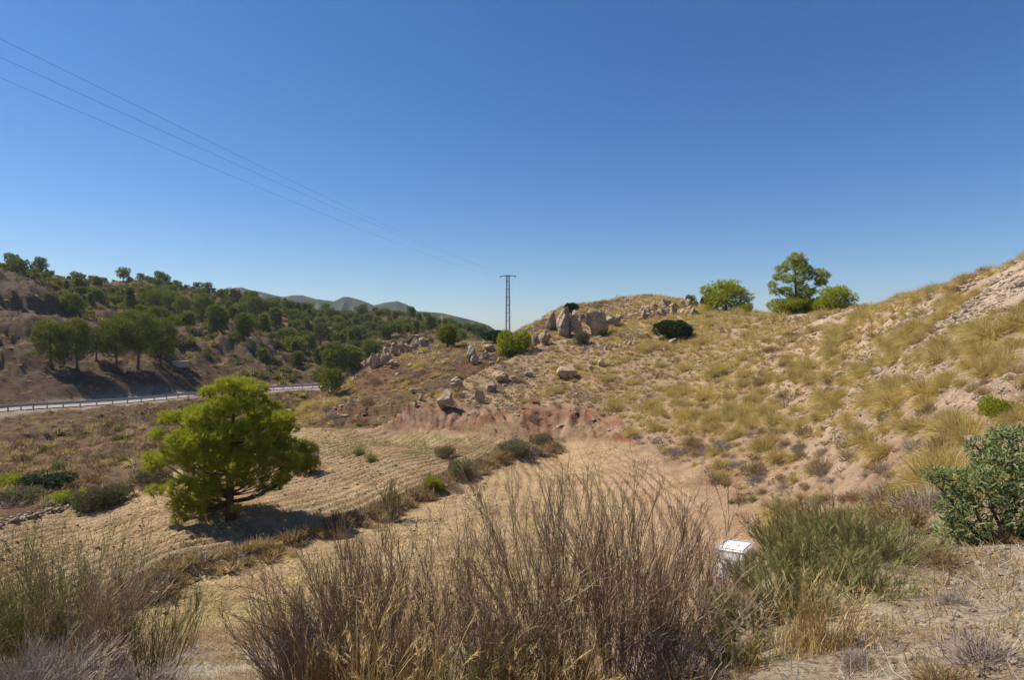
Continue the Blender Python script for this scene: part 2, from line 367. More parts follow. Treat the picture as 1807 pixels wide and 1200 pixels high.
def rock_mat(name, a, b_, dark=(0.5, 0.47, 0.44), sc=1.0):
    m, nt, b = newmat(name, 0.93); b.inputs['Specular IOR Level'].default_value = 0.1
    geo = N(nt, 'ShaderNodeNewGeometry')
    def noise(s, d, r=0.6):
        n = N(nt, 'ShaderNodeTexNoise', Scale=s*sc, Detail=d, Roughness=r); nt.links.new(geo.outputs['Position'], n.inputs['Vector']); return n.outputs['Fac']
    c = mixn(nt, a, b_, ramp(nt, noise(1.1, 8, .7), .4, .62))
    c = mixn(nt, c, dark, ramp(nt, noise(3.0, 9, .75), .52, .72), 'MULTIPLY')
    v = N(nt, 'ShaderNodeTexVoronoi', feature='DISTANCE_TO_EDGE', Scale=1.3*sc)
    wn = N(nt, 'ShaderNodeTexNoise', Scale=2.0*sc, Detail=4)
    nt.links.new(geo.outputs['Position'], wn.inputs['Vector'])
    wm = N(nt, 'ShaderNodeMix', data_type='VECTOR'); wm.inputs['Factor'].default_value = .25
    nt.links.new(geo.outputs['Position'], wm.inputs[4]); nt.links.new(wn.outputs['Color'], wm.inputs[5]); nt.links.new(wm.outputs[1], v.inputs['Vector'])
    c = mixn(nt, c, (.5, .45, .4), ramp(nt, v.outputs['Distance'], .05, .0), 'MULTIPLY')
    nt.links.new(c, b.inputs['Base Color'])
    k = N(nt, 'ShaderNodeMath', operation='ADD'); nt.links.new(noise(4, 9, .7), k.inputs[0])
    k2 = N(nt, 'ShaderNodeMath', operation='MINIMUM'); nt.links.new(v.outputs['Distance'], k2.inputs[0]); k2.inputs[1].default_value = .12
    k3 = N(nt, 'ShaderNodeMath', operation='MULTIPLY'); nt.links.new(k2.outputs[0], k3.inputs[0]); k3.inputs[1].default_value = 4.0
    nt.links.new(k3.outputs[0], k.inputs[1])
    bp = N(nt, 'ShaderNodeBump', Strength=.9, Distance=.12); nt.links.new(k.outputs[0], bp.inputs['Height']); nt.links.new(bp.outputs[0], b.inputs['Normal'])
    return m
def plain_mat(name, col, rough=.6, metal=0.0, var=0.3, sc=6.0, bump=0.0):
    m, nt, b = newmat(name, rough); b.inputs['Metallic'].default_value = metal
    geo = N(nt, 'ShaderNodeNewGeometry')
    n = N(nt, 'ShaderNodeTexNoise', Scale=sc, Detail=7, Roughness=.65); nt.links.new(geo.outputs['Position'], n.inputs['Vector'])
    c = mixn(nt, col, tuple(x*(1-var) for x in col), ramp(nt, n.outputs['Fac'], .4, .65)); nt.links.new(c, b.inputs['Base Color'])
    if bump:
        bp = N(nt, 'ShaderNodeBump', Strength=bump, Distance=.03); nt.links.new(n.outputs['Fac'], bp.inputs['Height']); nt.links.new(bp.outputs[0], b.inputs['Normal'])
    return m
M_ground = ground_mat()

# ---------------------------------------------------------------- naming
def tag(o, label=None, cat=None, group=None, kind=None):
    if label: o['label'] = label
    if cat: o['category'] = cat
    if group: o['group'] = group
    if kind: o['kind'] = kind
    return o
def link(name, data, parent=None, loc=None, rz=0.0, sc=1.0):
    o = bpy.data.objects.new(name, data); COL.objects.link(o)
    if loc is not None: o.location = loc
    o.rotation_euler = (0, 0, rz); o.scale = (sc, sc, sc) if not isinstance(sc, tuple) else sc
    if parent: o.parent = parent
    return o

# ground sheet
nT, nR = GX.shape
idx = np.arange(nT*nR).reshape(nT, nR); nx = np.roll(idx, -1, axis=0)
qd = np.stack([idx[:, :-1], idx[:, 1:], nx[:, 1:], nx[:, :-1]], -1).reshape(-1, 4)[:, ::-1]
V = np.c_[GX.ravel(), GY.ravel(), GZ.ravel()]
V = np.vstack([V, [0, 0, GZ[:, 0].mean()]])
tr_ = np.c_[idx[:, 0], nx[:, 0], np.full(nT, nT*nR)][:, ::-1]
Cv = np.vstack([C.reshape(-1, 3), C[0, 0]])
# quads face up: check the winding once
a_, b_, c_ = V[qd[5000, 0]], V[qd[5000, 1]], V[qd[5000, 2]]
if np.cross(b_-a_, c_-a_)[2] < 0: qd = qd[:, ::-1]; tr_ = tr_[:, ::-1]
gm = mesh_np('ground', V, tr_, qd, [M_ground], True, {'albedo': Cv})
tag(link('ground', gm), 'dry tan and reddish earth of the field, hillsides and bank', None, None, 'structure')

_ti = np.arange(nT); _ri = np.arange(nR)
def _lookup(A, x, y):
    th = np.arctan2(x, y); lr = np.log(np.maximum(np.hypot(x, y), .41))
    ti = np.clip(np.interp(th, TH, _ti), 0, nT-1.001); ri = np.clip(np.interp(lr, LR, _ri), 0, nR-1.001)
    i = ti.astype(int); j = ri.astype(int); f = ti-i; g = ri-j
    return (A[i, j]*(1-f)+A[i+1, j]*f)*(1-g) + (A[i, j+1]*(1-f)+A[i+1, j+1]*f)*g
def H(x, y): return _lookup(GZ, np.asarray(x, float), np.asarray(y, float))
def H1(x, y): return float(H(np.array([x]), np.array([y]))[0])
_T = np.exp(np.linspace(math.log(1.5), math.log(420), 1500))
def hit(px, py, Dmin=1.5, default=None):
    x, y, z = (px-903.5)/FPX*_T, _T, CZ+(590.0-py)/FPX*_T
    h = H(x, y); below = (z < h) & (_T >= Dmin)
    k = int(np.argmax(below))
    if not below[k]:
        k = int(np.argmin(np.where(_T >= Dmin, (z-h)/_T, 9))) if default is None else int(np.argmin(abs(_T-default)))
    return Vector((x[k], y[k], h[k]))
def visible(x, y, z, n=70):          # is a point seen from the eye over the terrain
    D = y; ok = (D > 1) & (np.abs(x/np.maximum(D, .1)) < .96) & (((z-CZ)/np.maximum(D, .1)) > -.66)
    vis = ok.copy()
    for f in np.linspace(0.05, 0.985, n)**0.6:
        vis &= ~((CZ+(z-CZ)*f) < H(x*f, y*f)-0.05)
    return vis
def normal_at(x, y, e=.4):
    return Vector((-(H1(x+e, y)-H1(x-e, y))/(2*e), -(H1(x, y+e)-H1(x, y-e))/(2*e), 1)).normalized()

# ---------------------------------------------------------------- strand tools
class Acc:
    def __init__(s): s.V = []; s.T = []; s.Qd = []; s.A = []; s.n = 0; s.mt = []; s.mq = []
    def add(s, V, T=None, Qd=None, tint=None, mi=0):
        s.V.append(V.astype(np.float32))
        if T is not None and len(T): s.T.append(T+s.n); s.mt.append(np.full(len(T), mi))
        if Qd is not None and len(Qd): s.Qd.append(Qd+s.n); s.mq.append(np.full(len(Qd), mi))
        s.A.append(np.zeros(len(V)) if tint is None else tint); s.n += len(V)
    def mesh(s, name, mats, smooth=False):
        T = np.vstack(s.T) if s.T else None; Qd = np.vstack(s.Qd) if s.Qd else None
        mi = np.r_[np.concatenate(s.mt) if s.mt else np.zeros(0), np.concatenate(s.mq) if s.mq else np.zeros(0)]
        return mesh_np(name, np.vstack(s.V), T, Qd, mats, smooth, {'tint': np.concatenate(s.A)}, mi)
def unit(v): return v/np.maximum(np.linalg.norm(v, axis=-1, keepdims=True), 1e-9)
def curve_pts(P0, D, L, droop, wig, K, rng):
    """points (N,K,3) of gently bent strands"""
    n = len(P0); t = np.linspace(0, 1, K)[None, :, None]
    side = unit(np.cross(D, rng.normal(size=(n, 3)))); side2 = np.cross(D, side)
    L = np.broadcast_to(L, n)[:, None, None]; droop = np.broadcast_to(droop, n)[:, None, None]
    pts = P0[:, None, :] + D[:, None, :]*L*t
    pts[:, :, 2] -= (droop*L*t**2)[:, :, 0]
    a = rng.uniform(-1, 1, (n, 1, 1))*wig; b = rng.uniform(-1, 1, (n, 1, 1))*wig; ph = rng.uniform(0, 6, (n, 1, 1))
    pts += side[:, None, :]*L*(a*t**2 + .4*wig*np.sin(t*5+ph)*t) + side2[:, None, :]*L*(b*t**2)
    return pts
def ribbons(acc, pts, w, tint, mi=0, rng=None, taper=1.0):
    """flat blades with pointed tips from (N,K,3)"""
    n, K, _ = pts.shape
    D = unit(pts[:, -1]-pts[:, 0]); side = unit(np.cross(D, rng.normal(size=(n, 3))))
    w = np.broadcast_to(w, n)[:, None, None]
    prof = (1-(np.arange(K-1)/(K-1))**1.5*taper)[None, :, None]
    Lp = pts[:, :-1]-side[:, None]*w*prof*.5; Rp = pts[:, :-1]+side[:, None]*w*prof*.5
    V = np.concatenate([Lp, Rp, pts[:, -1:]], 1); m = 2*(K-1)+1          # per strand
    base = (np.arange(n)*m)[:, None]
    k = np.arange(K-2)[None, :]
    if K > 2: Qd = np.stack([base+k, base+k+(K-1), base+k+K, base+k+1], -1).reshape(-1, 4)
    else: Qd = None
    T = np.stack([base[:, 0]+K-2, base[:, 0]+2*K-3, base[:, 0]+2*K-2], -1)
    acc.add(V.reshape(-1, 3), T, Qd, np.repeat(np.broadcast_to(tint, n), m), mi)
def twigs(acc, pts, r0, r1, tint, mi=0, S=3):
    """thin round stems (S sides) from (N,K,3)"""
    n, K, _ = pts.shape
    tan = unit(np.gradient(pts, axis=1)); ref = np.where(np.abs(tan[..., 2:3]) > .9, np.array([1., 0, 0]), np.array([0, 0, 1.]))
    u = unit(np.cross(tan, ref)); v = np.cross(tan, u)
    t = np.linspace(0, 1, K)[None, :]; r = np.broadcast_to(r0, n)[:, None]*(1-t)+np.broadcast_to(r1, n)[:, None]*t
    an = np.arange(S)*2*math.pi/S
    V = pts[:, :, None, :] + r[:, :, None, None]*(u[:, :, None, :]*np.cos(an)[None, None, :, None]+v[:, :, None, :]*np.sin(an)[None, None, :, None])
    base = (np.arange(n)*K*S)[:, None, None]; k = np.arange(K-1)[None, :, None]*S; j = np.arange(S)[None, None, :]; j2 = (j+1) % S
    Qd = np.stack([base+k+j, base+k+j2, base+k+S+j2, base+k+S+j], -1).reshape(-1, 4)
    T = None
    if S == 3: T = (np.arange(n)*K*S)[:, None] + (K-1)*S + np.arange(3)[None, :]
    acc.add(V.reshape(-1, 3), T, Qd, np.repeat(np.broadcast_to(tint, n), K*S), mi)
def tube(acc, path, radii, S=8, tint=0.0, mi=0, cap=True):
    path = np.asarray(path, float); K = len(path); radii = np.asarray(radii, float)
    tan = unit(np.gradient(path, axis=0)); u = unit(np.cross(tan[0], [0.31, .2, .9] if abs(tan[0][2]) < .9 else [1, 0, 0]))
    an = np.arange(S)*2*math.pi/S; V = []
    for i in range(K):
        u = unit(u-tan[i]*(u@tan[i])); v = np.cross(tan[i], u)
        V.append(path[i]+radii[i]*(np.outer(np.cos(an), u)+np.outer(np.sin(an), v)))
    V = np.vstack(V); Qd = []
    for i in range(K-1):
        for j in range(S): Qd.append((i*S+j, i*S+(j+1) % S, (i+1)*S+(j+1) % S, (i+1)*S+j))
    T = []
    if cap:
        V = np.vstack([V, path[0], path[-1]])
        for j in range(S): T += [(K*S, (j+1) % S, j), (K*S+1, (K-1)*S+j, (K-1)*S+(j+1) % S)]
    acc.add(V, np.array(T, int) if T else None, np.array(Qd), np.full(len(V), tint), mi)
def box(acc, c, s, R=None, mi=0, tint=0.0):
    v = np.array([[x, y, z] for x in (-.5, .5) for y in (-.5, .5) for z in (-.5, .5)])*np.array(s)
    if R is not None: v = v@np.array(R).T
    Qd = np.array([(0, 1, 3, 2), (4, 6, 7, 5), (0, 4, 5, 1), (2, 3, 7, 6), (0, 2, 6, 4), (1, 5, 7, 3)])
    acc.add(v+np.array(c), None, Qd, np.full(8, tint), mi)
def bar(acc, a, b, w, h=None, mi=0, tint=0.0):
    a = np.array(a, float); b = np.array(b, float); d = b-a; L = np.linalg.norm(d); d = d/L
    ref = np.array([0, 0, 1.]) if abs(d[2]) < .95 else np.array([0, 1., 0])
    u = unit(np.cross(d, ref)); v = np.cross(u, d)
    box(acc, (a+b)/2, (w, L, h or w), np.stack([u, d, v], 1), mi, tint)
def sphere_dirs(n, rng): return unit(rng.normal(size=(n, 3)))

# ---------------------------------------------------------------- materials of plants and things
M_bark = plain_mat('pine_bark', (0.12, 0.085, 0.06), .95, 0, .5, 9, .8)
M_needle = strand_mat('pine_needles', (0.13, 0.165, 0.010), (0.46, 0.48, 0.035), (0.44, 0.40, 0.07), .52, .12)
M_needle_far = strand_mat('far_pine_needles', (0.04, 0.06, 0.006), (0.23, 0.265, 0.022), None, .4, .35)
M_needle_mid = strand_mat('valley_pine_needles', (0.055, 0.08, 0.008), (0.26, 0.29, 0.025), None, .42, .3)
M_dark = strand_mat('lentisk_leaves', (0.022, 0.045, 0.012), (0.05, 0.085, 0.02), None, .15, .2)
M_bluegreen = strand_mat('grey_green_leaves', (0.12, 0.12, 0.05), (0.27, 0.25, 0.115), None, .2, .25)
M_olive = strand_mat('olive_leaves', (0.13, 0.175, 0.06), (0.38, 0.43, 0.19), (0.58, 0.60, 0.36), .35, .1)
M_lime = strand_mat('fresh_green_stems', (0.20, 0.24, 0.06), (0.36, 0.36, 0.10), None, .3, .2)
M_esparto = strand_mat('esparto_blades', (0.41, 0.31, 0.085), (0.72, 0.565, 0.20), (0.68, 0.60, 0.36), .4, .2)
M_ochre = strand_mat('ochre_grass_blades', (0.34, 0.235, 0.09), (0.62, 0.46, 0.21), (0.66, 0.55, 0.33), .4, .22)
M_grey = strand_mat('grey_dry_twigs', (0.19, 0.145, 0.115), (0.42, 0.34, 0.27), (0.5, 0.44, 0.38), .2, .25)
M_brownleaf = strand_mat('brown_dry_shrub', (0.16, 0.10, 0.05), (0.38, 0.26, 0.12), None, .25, .25)
M_twig = strand_mat('brown_broom_twigs', (0.17, 0.112, 0.066), (0.46, 0.335, 0.205), (0.68, 0.56, 0.38), .0, .1)
M_gtwig = strand_mat('green_broom_twigs', (0.18, 0.185, 0.06), (0.42, 0.395, 0.155), (0.45, 0.36, 0.20), .15, .1)
M_straw = strand_mat('straw_stalks', (0.50, 0.35, 0.14), (0.78, 0.61, 0.30), (0.82, 0.70, 0.44), .3, .1)
M_rock = rock_mat('tan_limestone', (0.50, 0.375, 0.25), (0.33, 0.235, 0.155))
M_rock2 = rock_mat('grey_limestone', (0.42, 0.345, 0.26), (0.27, 0.21, 0.155))
M_stone = rock_mat('pale_stones', (0.54, 0.44, 0.33), (0.40, 0.31, 0.22), (.75, .7, .65), 4.0)
M_galv = plain_mat('galvanised_steel', (0.30, 0.32, 0.34), .55, .6, .25, 3)
M_rail = plain_mat('weathered_guard_rail', (0.44, 0.43, 0.41), .7, .1, .2, 2)
M_wire = plain_mat('dull_cable', (0.07, 0.075, 0.085), .6, .3, .2, 2)
M_glass = plain_mat('insulator_glaze', (0.12, 0.09, 0.07), .25, 0, .2, 8)
M_cage = plain_mat('bright_steel', (0.62, 0.64, 0.66), .5, .3, .2, 3)
M_tank = plain_mat('white_plastic', (0.78, 0.79, 0.78), .45, 0, .12, 5)
M_asph = plain_mat('worn_asphalt', (0.29, 0.27, 0.245), .9, 0, .2, .8)
M_line = plain_mat('white_road_paint', (0.75, 0.75, 0.72), .7, 0, .15, 2)
M_conc = plain_mat('pale_concrete', (0.5, 0.47, 0.42), .9, 0, .25, 3)

# ---------------------------------------------------------------- road with kerb line, guard rail
def smooth_path(P, n):
    P = np.asarray(P, float); s = np.r_[0, np.cumsum(np.linalg.norm(np.diff(P, axis=0), axis=1))]
    q = np.linspace(0, s[-1], n); X = np.stack([np.interp(q, s, P[:, i]) for i in range(3)], 1)
    for _ in range(12): X[1:-1] = (X[:-2]+2*X[1:-1]+X[2:])/4
    return X
RP = smooth_path(ROAD, 160); RT = unit(np.gradient(RP, axis=0)); RN = unit(np.c_[-RT[:, 1], RT[:, 0], RT[:, 2]*0])   # left of travel = hill side
def strip(name, o0, o1, dz, mat, n0=0, n1=160):
    A = RP+RN*o0; B = RP+RN*o1; V = np.concatenate([A, B]); V[:, 2] += dz
    n = len(RP); i = np.arange(n0, n1-1); Qd = np.stack([i+n, i, i+1, i+n+1], -1)[:, ::-1]
    return mesh_np(name, V, None, Qd, [mat], True)
tag(link('road', strip('road', -3.3, 3.3, .10, M_asph)), 'narrow grey asphalt road crossing the valley', None, None, 'structure')
a = Acc()
for o_ in (-3.0, 3.0):
    A_ = RP+RN*(o_-.07); B_ = RP+RN*(o_+.07); V_ = np.concatenate([A_, B_]); V_[:, 2] += .106
    i = np.arange(159); a.add(V_, None, np.stack([i+160, i, i+1, i+161], -1)[:, ::-1], None)
tag(link('road_edge_line', a.mesh('road_edge_line', [M_line])), 'white edge lines painted along the road', None, None, 'structure')
def guard_rail(off, i0, i1, label):
    base = RP[i0]+RN[i0]*off; root = link('guard_rail', None, None, tuple(base)); tag(root, label, 'guard rail')
    prof = [(0, .48), (.05, .53), (0, .59), (.05, .66), (.05, .70), (0, .77), (.05, .82), (0, .87)]
    V = []; m = len(prof)
    for i in range(i0, i1):
        for (u, z) in prof: V.append(RP[i]+RN[i]*(off-u*1.0)+np.array([0, 0, z])-base)
    n = i1-i0; Qd = [(k*m+j, k*m+j+1, (k+1)*m+j+1, (k+1)*m+j) for k in range(n-1) for j in range(m-1)]
    a = Acc(); a.add(np.array(V), None, np.array(Qd)); link('beam', a.mesh('guard_rail_beam', [M_rail]), root)
    for i in range(i0, i1, 2):
        p = RP[i]+RN[i]*(off+.06)-base; b = Acc(); box(b, (p[0], p[1], p[2]+.35), (.1, .14, 1.0)); link('post', b.mesh('rail_post', [M_rail]), root)
guard_rail(-3.9, 2, 118, 'long white steel guard rail on the near edge of the valley road')
guard_rail(3.9, 92, 122, 'short steel guard rail on the far edge of the road at its right end')

# ---------------------------------------------------------------- far mountains
def mountain(name, prof, depth, seed, col, label):
    pr = np.array([((p-903.5)/FPX*depth, CZ+(590-y)/FPX*depth) for p, y in prof])
    xs = np.linspace(pr[0, 0], pr[-1, 0], 260); ys = np.linspace(-depth*.16, depth*.16, 60)
    X, Y = np.meshgrid(xs, ys, indexing='ij'); ridge = np.interp(xs, pr[:, 0], pr[:, 1])[:, None]
    f = 1-np.abs(Y)/(depth*.16); Z = -42+(ridge+42)*f**.8*(1-0.0*Y)
    er = np.abs(vnoise((X+Y*.25)/(depth*.022), Y/(depth*.12), seed)-.5)*2
    Z = Z - (1-f)*f*4*er*depth*.020*1.3 + fbm(X, Y, depth*.03, seed, 5)*depth*.004*(f < .97)
    Z = np.where((np.abs(Y) > depth*.155), -44, Z)
    n, m = X.shape; ix = np.arange(n*m).reshape(n, m)
    Qd = np.stack([ix[:-1, :-1], ix[1:, :-1], ix[1:, 1:], ix[:-1, 1:]], -1).reshape(-1, 4)
    V = np.c_[X.ravel(), Y.ravel()+depth, Z.ravel()]
    g = fbm(X, Y, depth*.012, seed+5, 5)+.5
    Cc = mixc(np.zeros(X.shape+(3,))+np.array(col), (0.20, 0.15, 0.10), sstep(.55, .75, g)*.7)
    tag(link(name, mesh_np(name, V, None, Qd, [M_ground], True, {'albedo': Cc.reshape(-1, 3)})), label, None, None, 'structure')
mountain('mountain_ridge', [(340, 530), (380, 514), (415, 506), (428, 505), (442, 509), (470, 515), (500, 521), (520, 518), (535, 518), (560, 526), (590, 529), (603, 523), (615, 521), (640, 528),
         (660, 536), (676, 532), (690, 530), (702, 529), (715, 534), (735, 547), (770, 562), (800, 570), (850, 584)], 1150, 7, (0.05, 0.07, 0.04), 'far blue grey mountain ridge on the horizon')
mountain('mountain_spur', [(700, 545), (760, 549), (790, 552), (810, 557), (830, 562), (850, 568), (862, 572), (872, 579), (885, 588), (905, 600)], 720, 9, (0.05, 0.075, 0.035), 'green hill end sloping down to the horizon beside the pylon')

# ---------------------------------------------------------------- pylon and cables
def pylon():
    x, y = -1.0, 140.0; top = CZ+(590-487)/FPX*140; gz = H1(x, y); Ht = top-gz
    root = link('pylon', None, None, (x, y, gz), rad(-11)); tag(root, 'slim steel lattice pylon with one crossarm standing behind the hill', 'pylon')
    a = Acc(); W0, W1 = 1.15, .62
    def cor(z, sx, sy): w_ = W0+(W1-W0)*z/Ht; return (sx*w_/2, sy*w_/2, z)
    for sx in (-1, 1):
        for sy in (-1, 1): bar(a, cor(0, sx, sy), cor(Ht+.25, sx, sy), .13)
    zs = np.linspace(.3, Ht-.4, 24)
    for i, z in enumerate(zs):
        for (p, q) in (((-1, -1), (1, -1)), ((1, -1), (1, 1)), ((1, 1), (-1, 1)), ((-1, 1), (-1, -1))):
            bar(a, cor(z, *p), cor(z, *q), .075)
            if i < len(zs)-1: bar(a, cor(z, *(p if i % 2 else q)), cor(zs[i+1], *(q if i % 2 else p)), .05)
    link('mast', a.mesh('pylon_mast', [M_galv]), root)
    b = Acc()
    for sy in (-.33, .33): bar(b, (-1.95, sy*.5, Ht), (1.95, sy*.5, Ht), .12, .16); 
    for k in range(9):
        xx = -1.9+k*.475; bar(b, (xx, -.165, Ht), (xx, .165, Ht), .08)
    link('crossarm', b.mesh('pylon_crossarm', [M_galv]), root)
    ends = []
    for xx, zz in ((-1.9, Ht-.42), (0, Ht+.30), (1.9, Ht-.42)):
        c = Acc(); z0 = Ht+.08 if zz > Ht else Ht-.08; zA, zB = (z0, zz)
        P_ = [(xx, 0, zA+(zB-zA)*t) for t in np.linspace(0, 1, 13)]
        tube(c, P_, [.03 if i in (0, 12) else (.10 if i % 3 else .05) for i in range(13)], 8)
        link('insulator', c.mesh('insulator', [M_glass], True), root)
        ends.append(Matrix.Translation((x, y, gz))@Matrix.Rotation(rad(-11), 4, 'Z')@Vector((xx, 0, zz)))
    return ends
ends = pylon()
wl = ['left', 'middle', 'right']
for k, e in enumerate(ends):
    off = (k-1)*1.9
    a = Acc(); n = 90; Yc = np.linspace(e.y, -75.0, n)
    zc = CZ+12.45+.000283*(Yc-57)**2; zc += (e.z-zc[0])*(1-sstep(0, 1, (e.y-Yc)/150))
    A = np.c_[e.x-.198*(e.y-Yc), Yc, zc]
    tube(a, A, np.full(n, .0055), 4)
    tag(link('power_cable', a.mesh('power_cable', [M_wire])), ['lowest of the three thin power cables crossing the sky', 'middle one of the three thin power cables crossing the sky', 'topmost of the three thin power cables crossing the sky'][k], 'power cable')

# ---------------------------------------------------------------- white water container
def tank():
    p = Vector((.3995*19.9, 19.9, H1(.3995*19.9, 19.9)-.27))
    root = link('water_container', None, None, (p.x, p.y, p.z), rad(12)); root.rotation_euler = (rad(-2), rad(-5), rad(-38))
    tag(root, 'white plastic water container in a wire cage at the field corner', 'container')
    bm = bmesh.new(); bmesh.ops.create_cube(bm, size=1, matrix=Matrix.Translation((0, 0, .62))@Matrix.Diagonal((.93, 1.12, .98, 1)))
    bmesh.ops.bevel(bm, geom=bm.edges[:], offset=.07, segments=3, affect='EDGES')
    me = bpy.data.meshes.new('tank'); bm.to_mesh(me); bm.free(); me.materials.append(M_tank); tk = link('tank', me, root)
    a = Acc(); tube(a, [(0, 0, 1.10), (0, 0, 1.15)], [.16, .15], 14); link('lid', a.mesh('tank_lid', [M_tank]), root)
    b = Acc(); box(b, (0, 0, .07), (1.0, 1.2, .05)); 
    for sx in (-.42, 0, .42): box(b, (sx, 0, .02), (.12, 1.2, .09))
    link('pallet', b.mesh('tank_pallet', [M_galv]), root)
    c = Acc(); hx, hy = .50, .60
    for z in (.14, .48, .82, 1.12):
        for p0, p1 in (((-hx, -hy), (hx, -hy)), ((hx, -hy), (hx, hy)), ((hx, hy), (-hx, hy)), ((-hx, hy), (-hx, -hy))):
            bar(c, (*p0, z), (*p1, z), .015 if z < 1.1 else .022)
    for k in range(9):
        u = -hx+2*hx*k/8
        for s in (-hy, hy): bar(c, (u, s, .1), (u, s, 1.14), .011)
    for k in range(1, 7):
        v = -hy+2*hy*k/7
        for s in (-hx, hx): bar(c, (s, v, .1), (s, v, 1.14), .011)
    link('cage', c.mesh('tank_cage', [M_cage]), root)
tank()
p = hit(318, 646, 70)
a = Acc(); box(a, (0, 0, .3), (2.6, 1.2, 1.1)); box(a, (0, 0, .92), (2.9, 1.5, .15))
tag(link('culvert_block', a.mesh('culvert_block', [M_conc]), None, tuple(p), rad(30)), 'small pale concrete block on the cut edge above the road', 'concrete block')

# ---------------------------------------------------------------- pines
def pine_parts(name, Ht, tr, clumps, nblade, bl, bw, mat, seed, trunk_top=.86, per=8, lean=(0, 0), sub=3, trunkmi=None):
    """one trunk mesh with limbs to every clump, one crown mesh of needle tufts"""
    rng = np.random.default_rng(seed); a = Acc()
    zt = Ht*trunk_top; K = 9; t = np.linspace(0, 1, K)
    path = np.c_[lean[0]*t**1.3+.06*Ht*.2*np.sin(t*4+seed), lean[1]*t**1.3+.05*Ht*.2*np.cos(t*5+seed)-.05*Ht*.2*math.cos(seed), -.15+t*(zt+.15)]
    rr = tr*(1-t*.86); rr[0] *= 1.35; tube(a, path, rr, 9)
    acc = a if trunkmi is not None else Acc(); need = []
    vol = sum(c[3]**2 for c in clumps)
    for (cx, cy, cz, r) in clumps:
        hd = math.hypot(cx-lean[0]*.5, cy); z0 = min(max(cz-.45*hd-.1*r, Ht*.1), zt*.98)
        px_, py_ = np.interp(z0, path[:, 2], path[:, 0]), np.interp(z0, path[:, 2], path[:, 1])
        s = np.linspace(0, 1, 6)[:, None]; A = np.array([px_, py_, z0]); B = np.array([cx, cy, cz])
        lp = A*(1-s)+B*s + np.array([0, 0, -.10*hd])*np.sin(s*math.pi) + rng.normal(size=(6, 3))*.03*r*(s > 0)*(s < 1)
        r0 = tr*(.16+.10*r/Ht*5)*(1.1-z0/Ht*.6); tube(a, lp, r0*(1-.75*s[:, 0]), 5)
        if sub:
            for _ in range(sub):
                e = B+sphere_dirs(1, rng)[0]*r*.75; m_ = lp[3]; q = m_*(1-s[:4])*1.0+e*s[:4] if False else np.array([m_+(e-m_)*u for u in (0, .35, .7, 1)])
                tube(a, q, r0*.35*np.array([1, .75, .5, .2]), 4)
        n = max(12, int(nblade*r*r/vol/per)); d = sphere_dirs(n, rng); d[:, 2] = d[:, 2]*.9+.12
        rad_ = r*rng.uniform(.25, 1, n)**.45*(1+.28*np.sin(d[:, 0]*5+seed+cx*3)*np.cos(d[:, 1]*6+cy*2+d[:, 2]*4))
        pos = B+d*rad_[:, None]*np.array([1, 1, .78])
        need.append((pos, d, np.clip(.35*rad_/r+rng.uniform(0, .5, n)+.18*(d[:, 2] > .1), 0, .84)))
    pos = np.vstack([q[0] for q in need]); d = np.vstack([q[1] for q in need]); ti = np.concatenate([q[2] for q in need])
    ti = np.where(rng.random(len(ti)) < .03, 1, ti)
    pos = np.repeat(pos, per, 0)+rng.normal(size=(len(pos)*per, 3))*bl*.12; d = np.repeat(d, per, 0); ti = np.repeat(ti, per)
    dr = unit(unit(d+np.array([0, 0, .55]))*1.0+rng.normal(size=d.shape)*.55)
    pts = curve_pts(pos, dr, bl*rng.uniform(.6, 1.2, len(pos)), .0, .12, 2, rng)
    ribbons(acc, pts, bw, ti, 1 if trunkmi is not None else 0, rng)
    if trunkmi is not None: return a.mesh(name, [M_bark, mat])
    return a.mesh(name+'_trunk', [M_bark], True), acc.mesh(name+'_crown', [mat])
def rand_clumps(Wd, Ht, base, n, seed, shape='round', rs=.23):
    rng = np.random.default_rng(seed); cl = []
    for k in range(n):
        u = (k+.5)/n; an = k*2.399+rng.uniform(-.4, .4)
        zz = base+(Ht-base)*(.12+.80*u)
        h = (zz-base)/(Ht-base)
        env = {'round': math.sqrt(max(.02, 1-(h-.45)**2/.36)), 'flat': min(1, .35+1.0*h)*(1 if h < .8 else .72), 'cone': 1.05-.85*h}[shape]
        rr = Wd*.5*env*rng.uniform(.35, .82)
        cl.append((math.cos(an)*rr, math.sin(an)*rr, zz-.03*Ht, Wd*rs*rng.uniform(.75, 1.2)))
    cl.append((0, 0, Ht-Wd*rs*.75, Wd*rs*.9)); return cl
def place_pine(meshes, loc, label, sc=1.0, rz=0.0, group=None, cat='pine tree', name='pine_tree'):
    root = link(name, None, None, tuple(loc), rz, sc); tag(root, label, cat, group)
    link('trunk', meshes[0], root); link('crown', meshes[1], root); return root
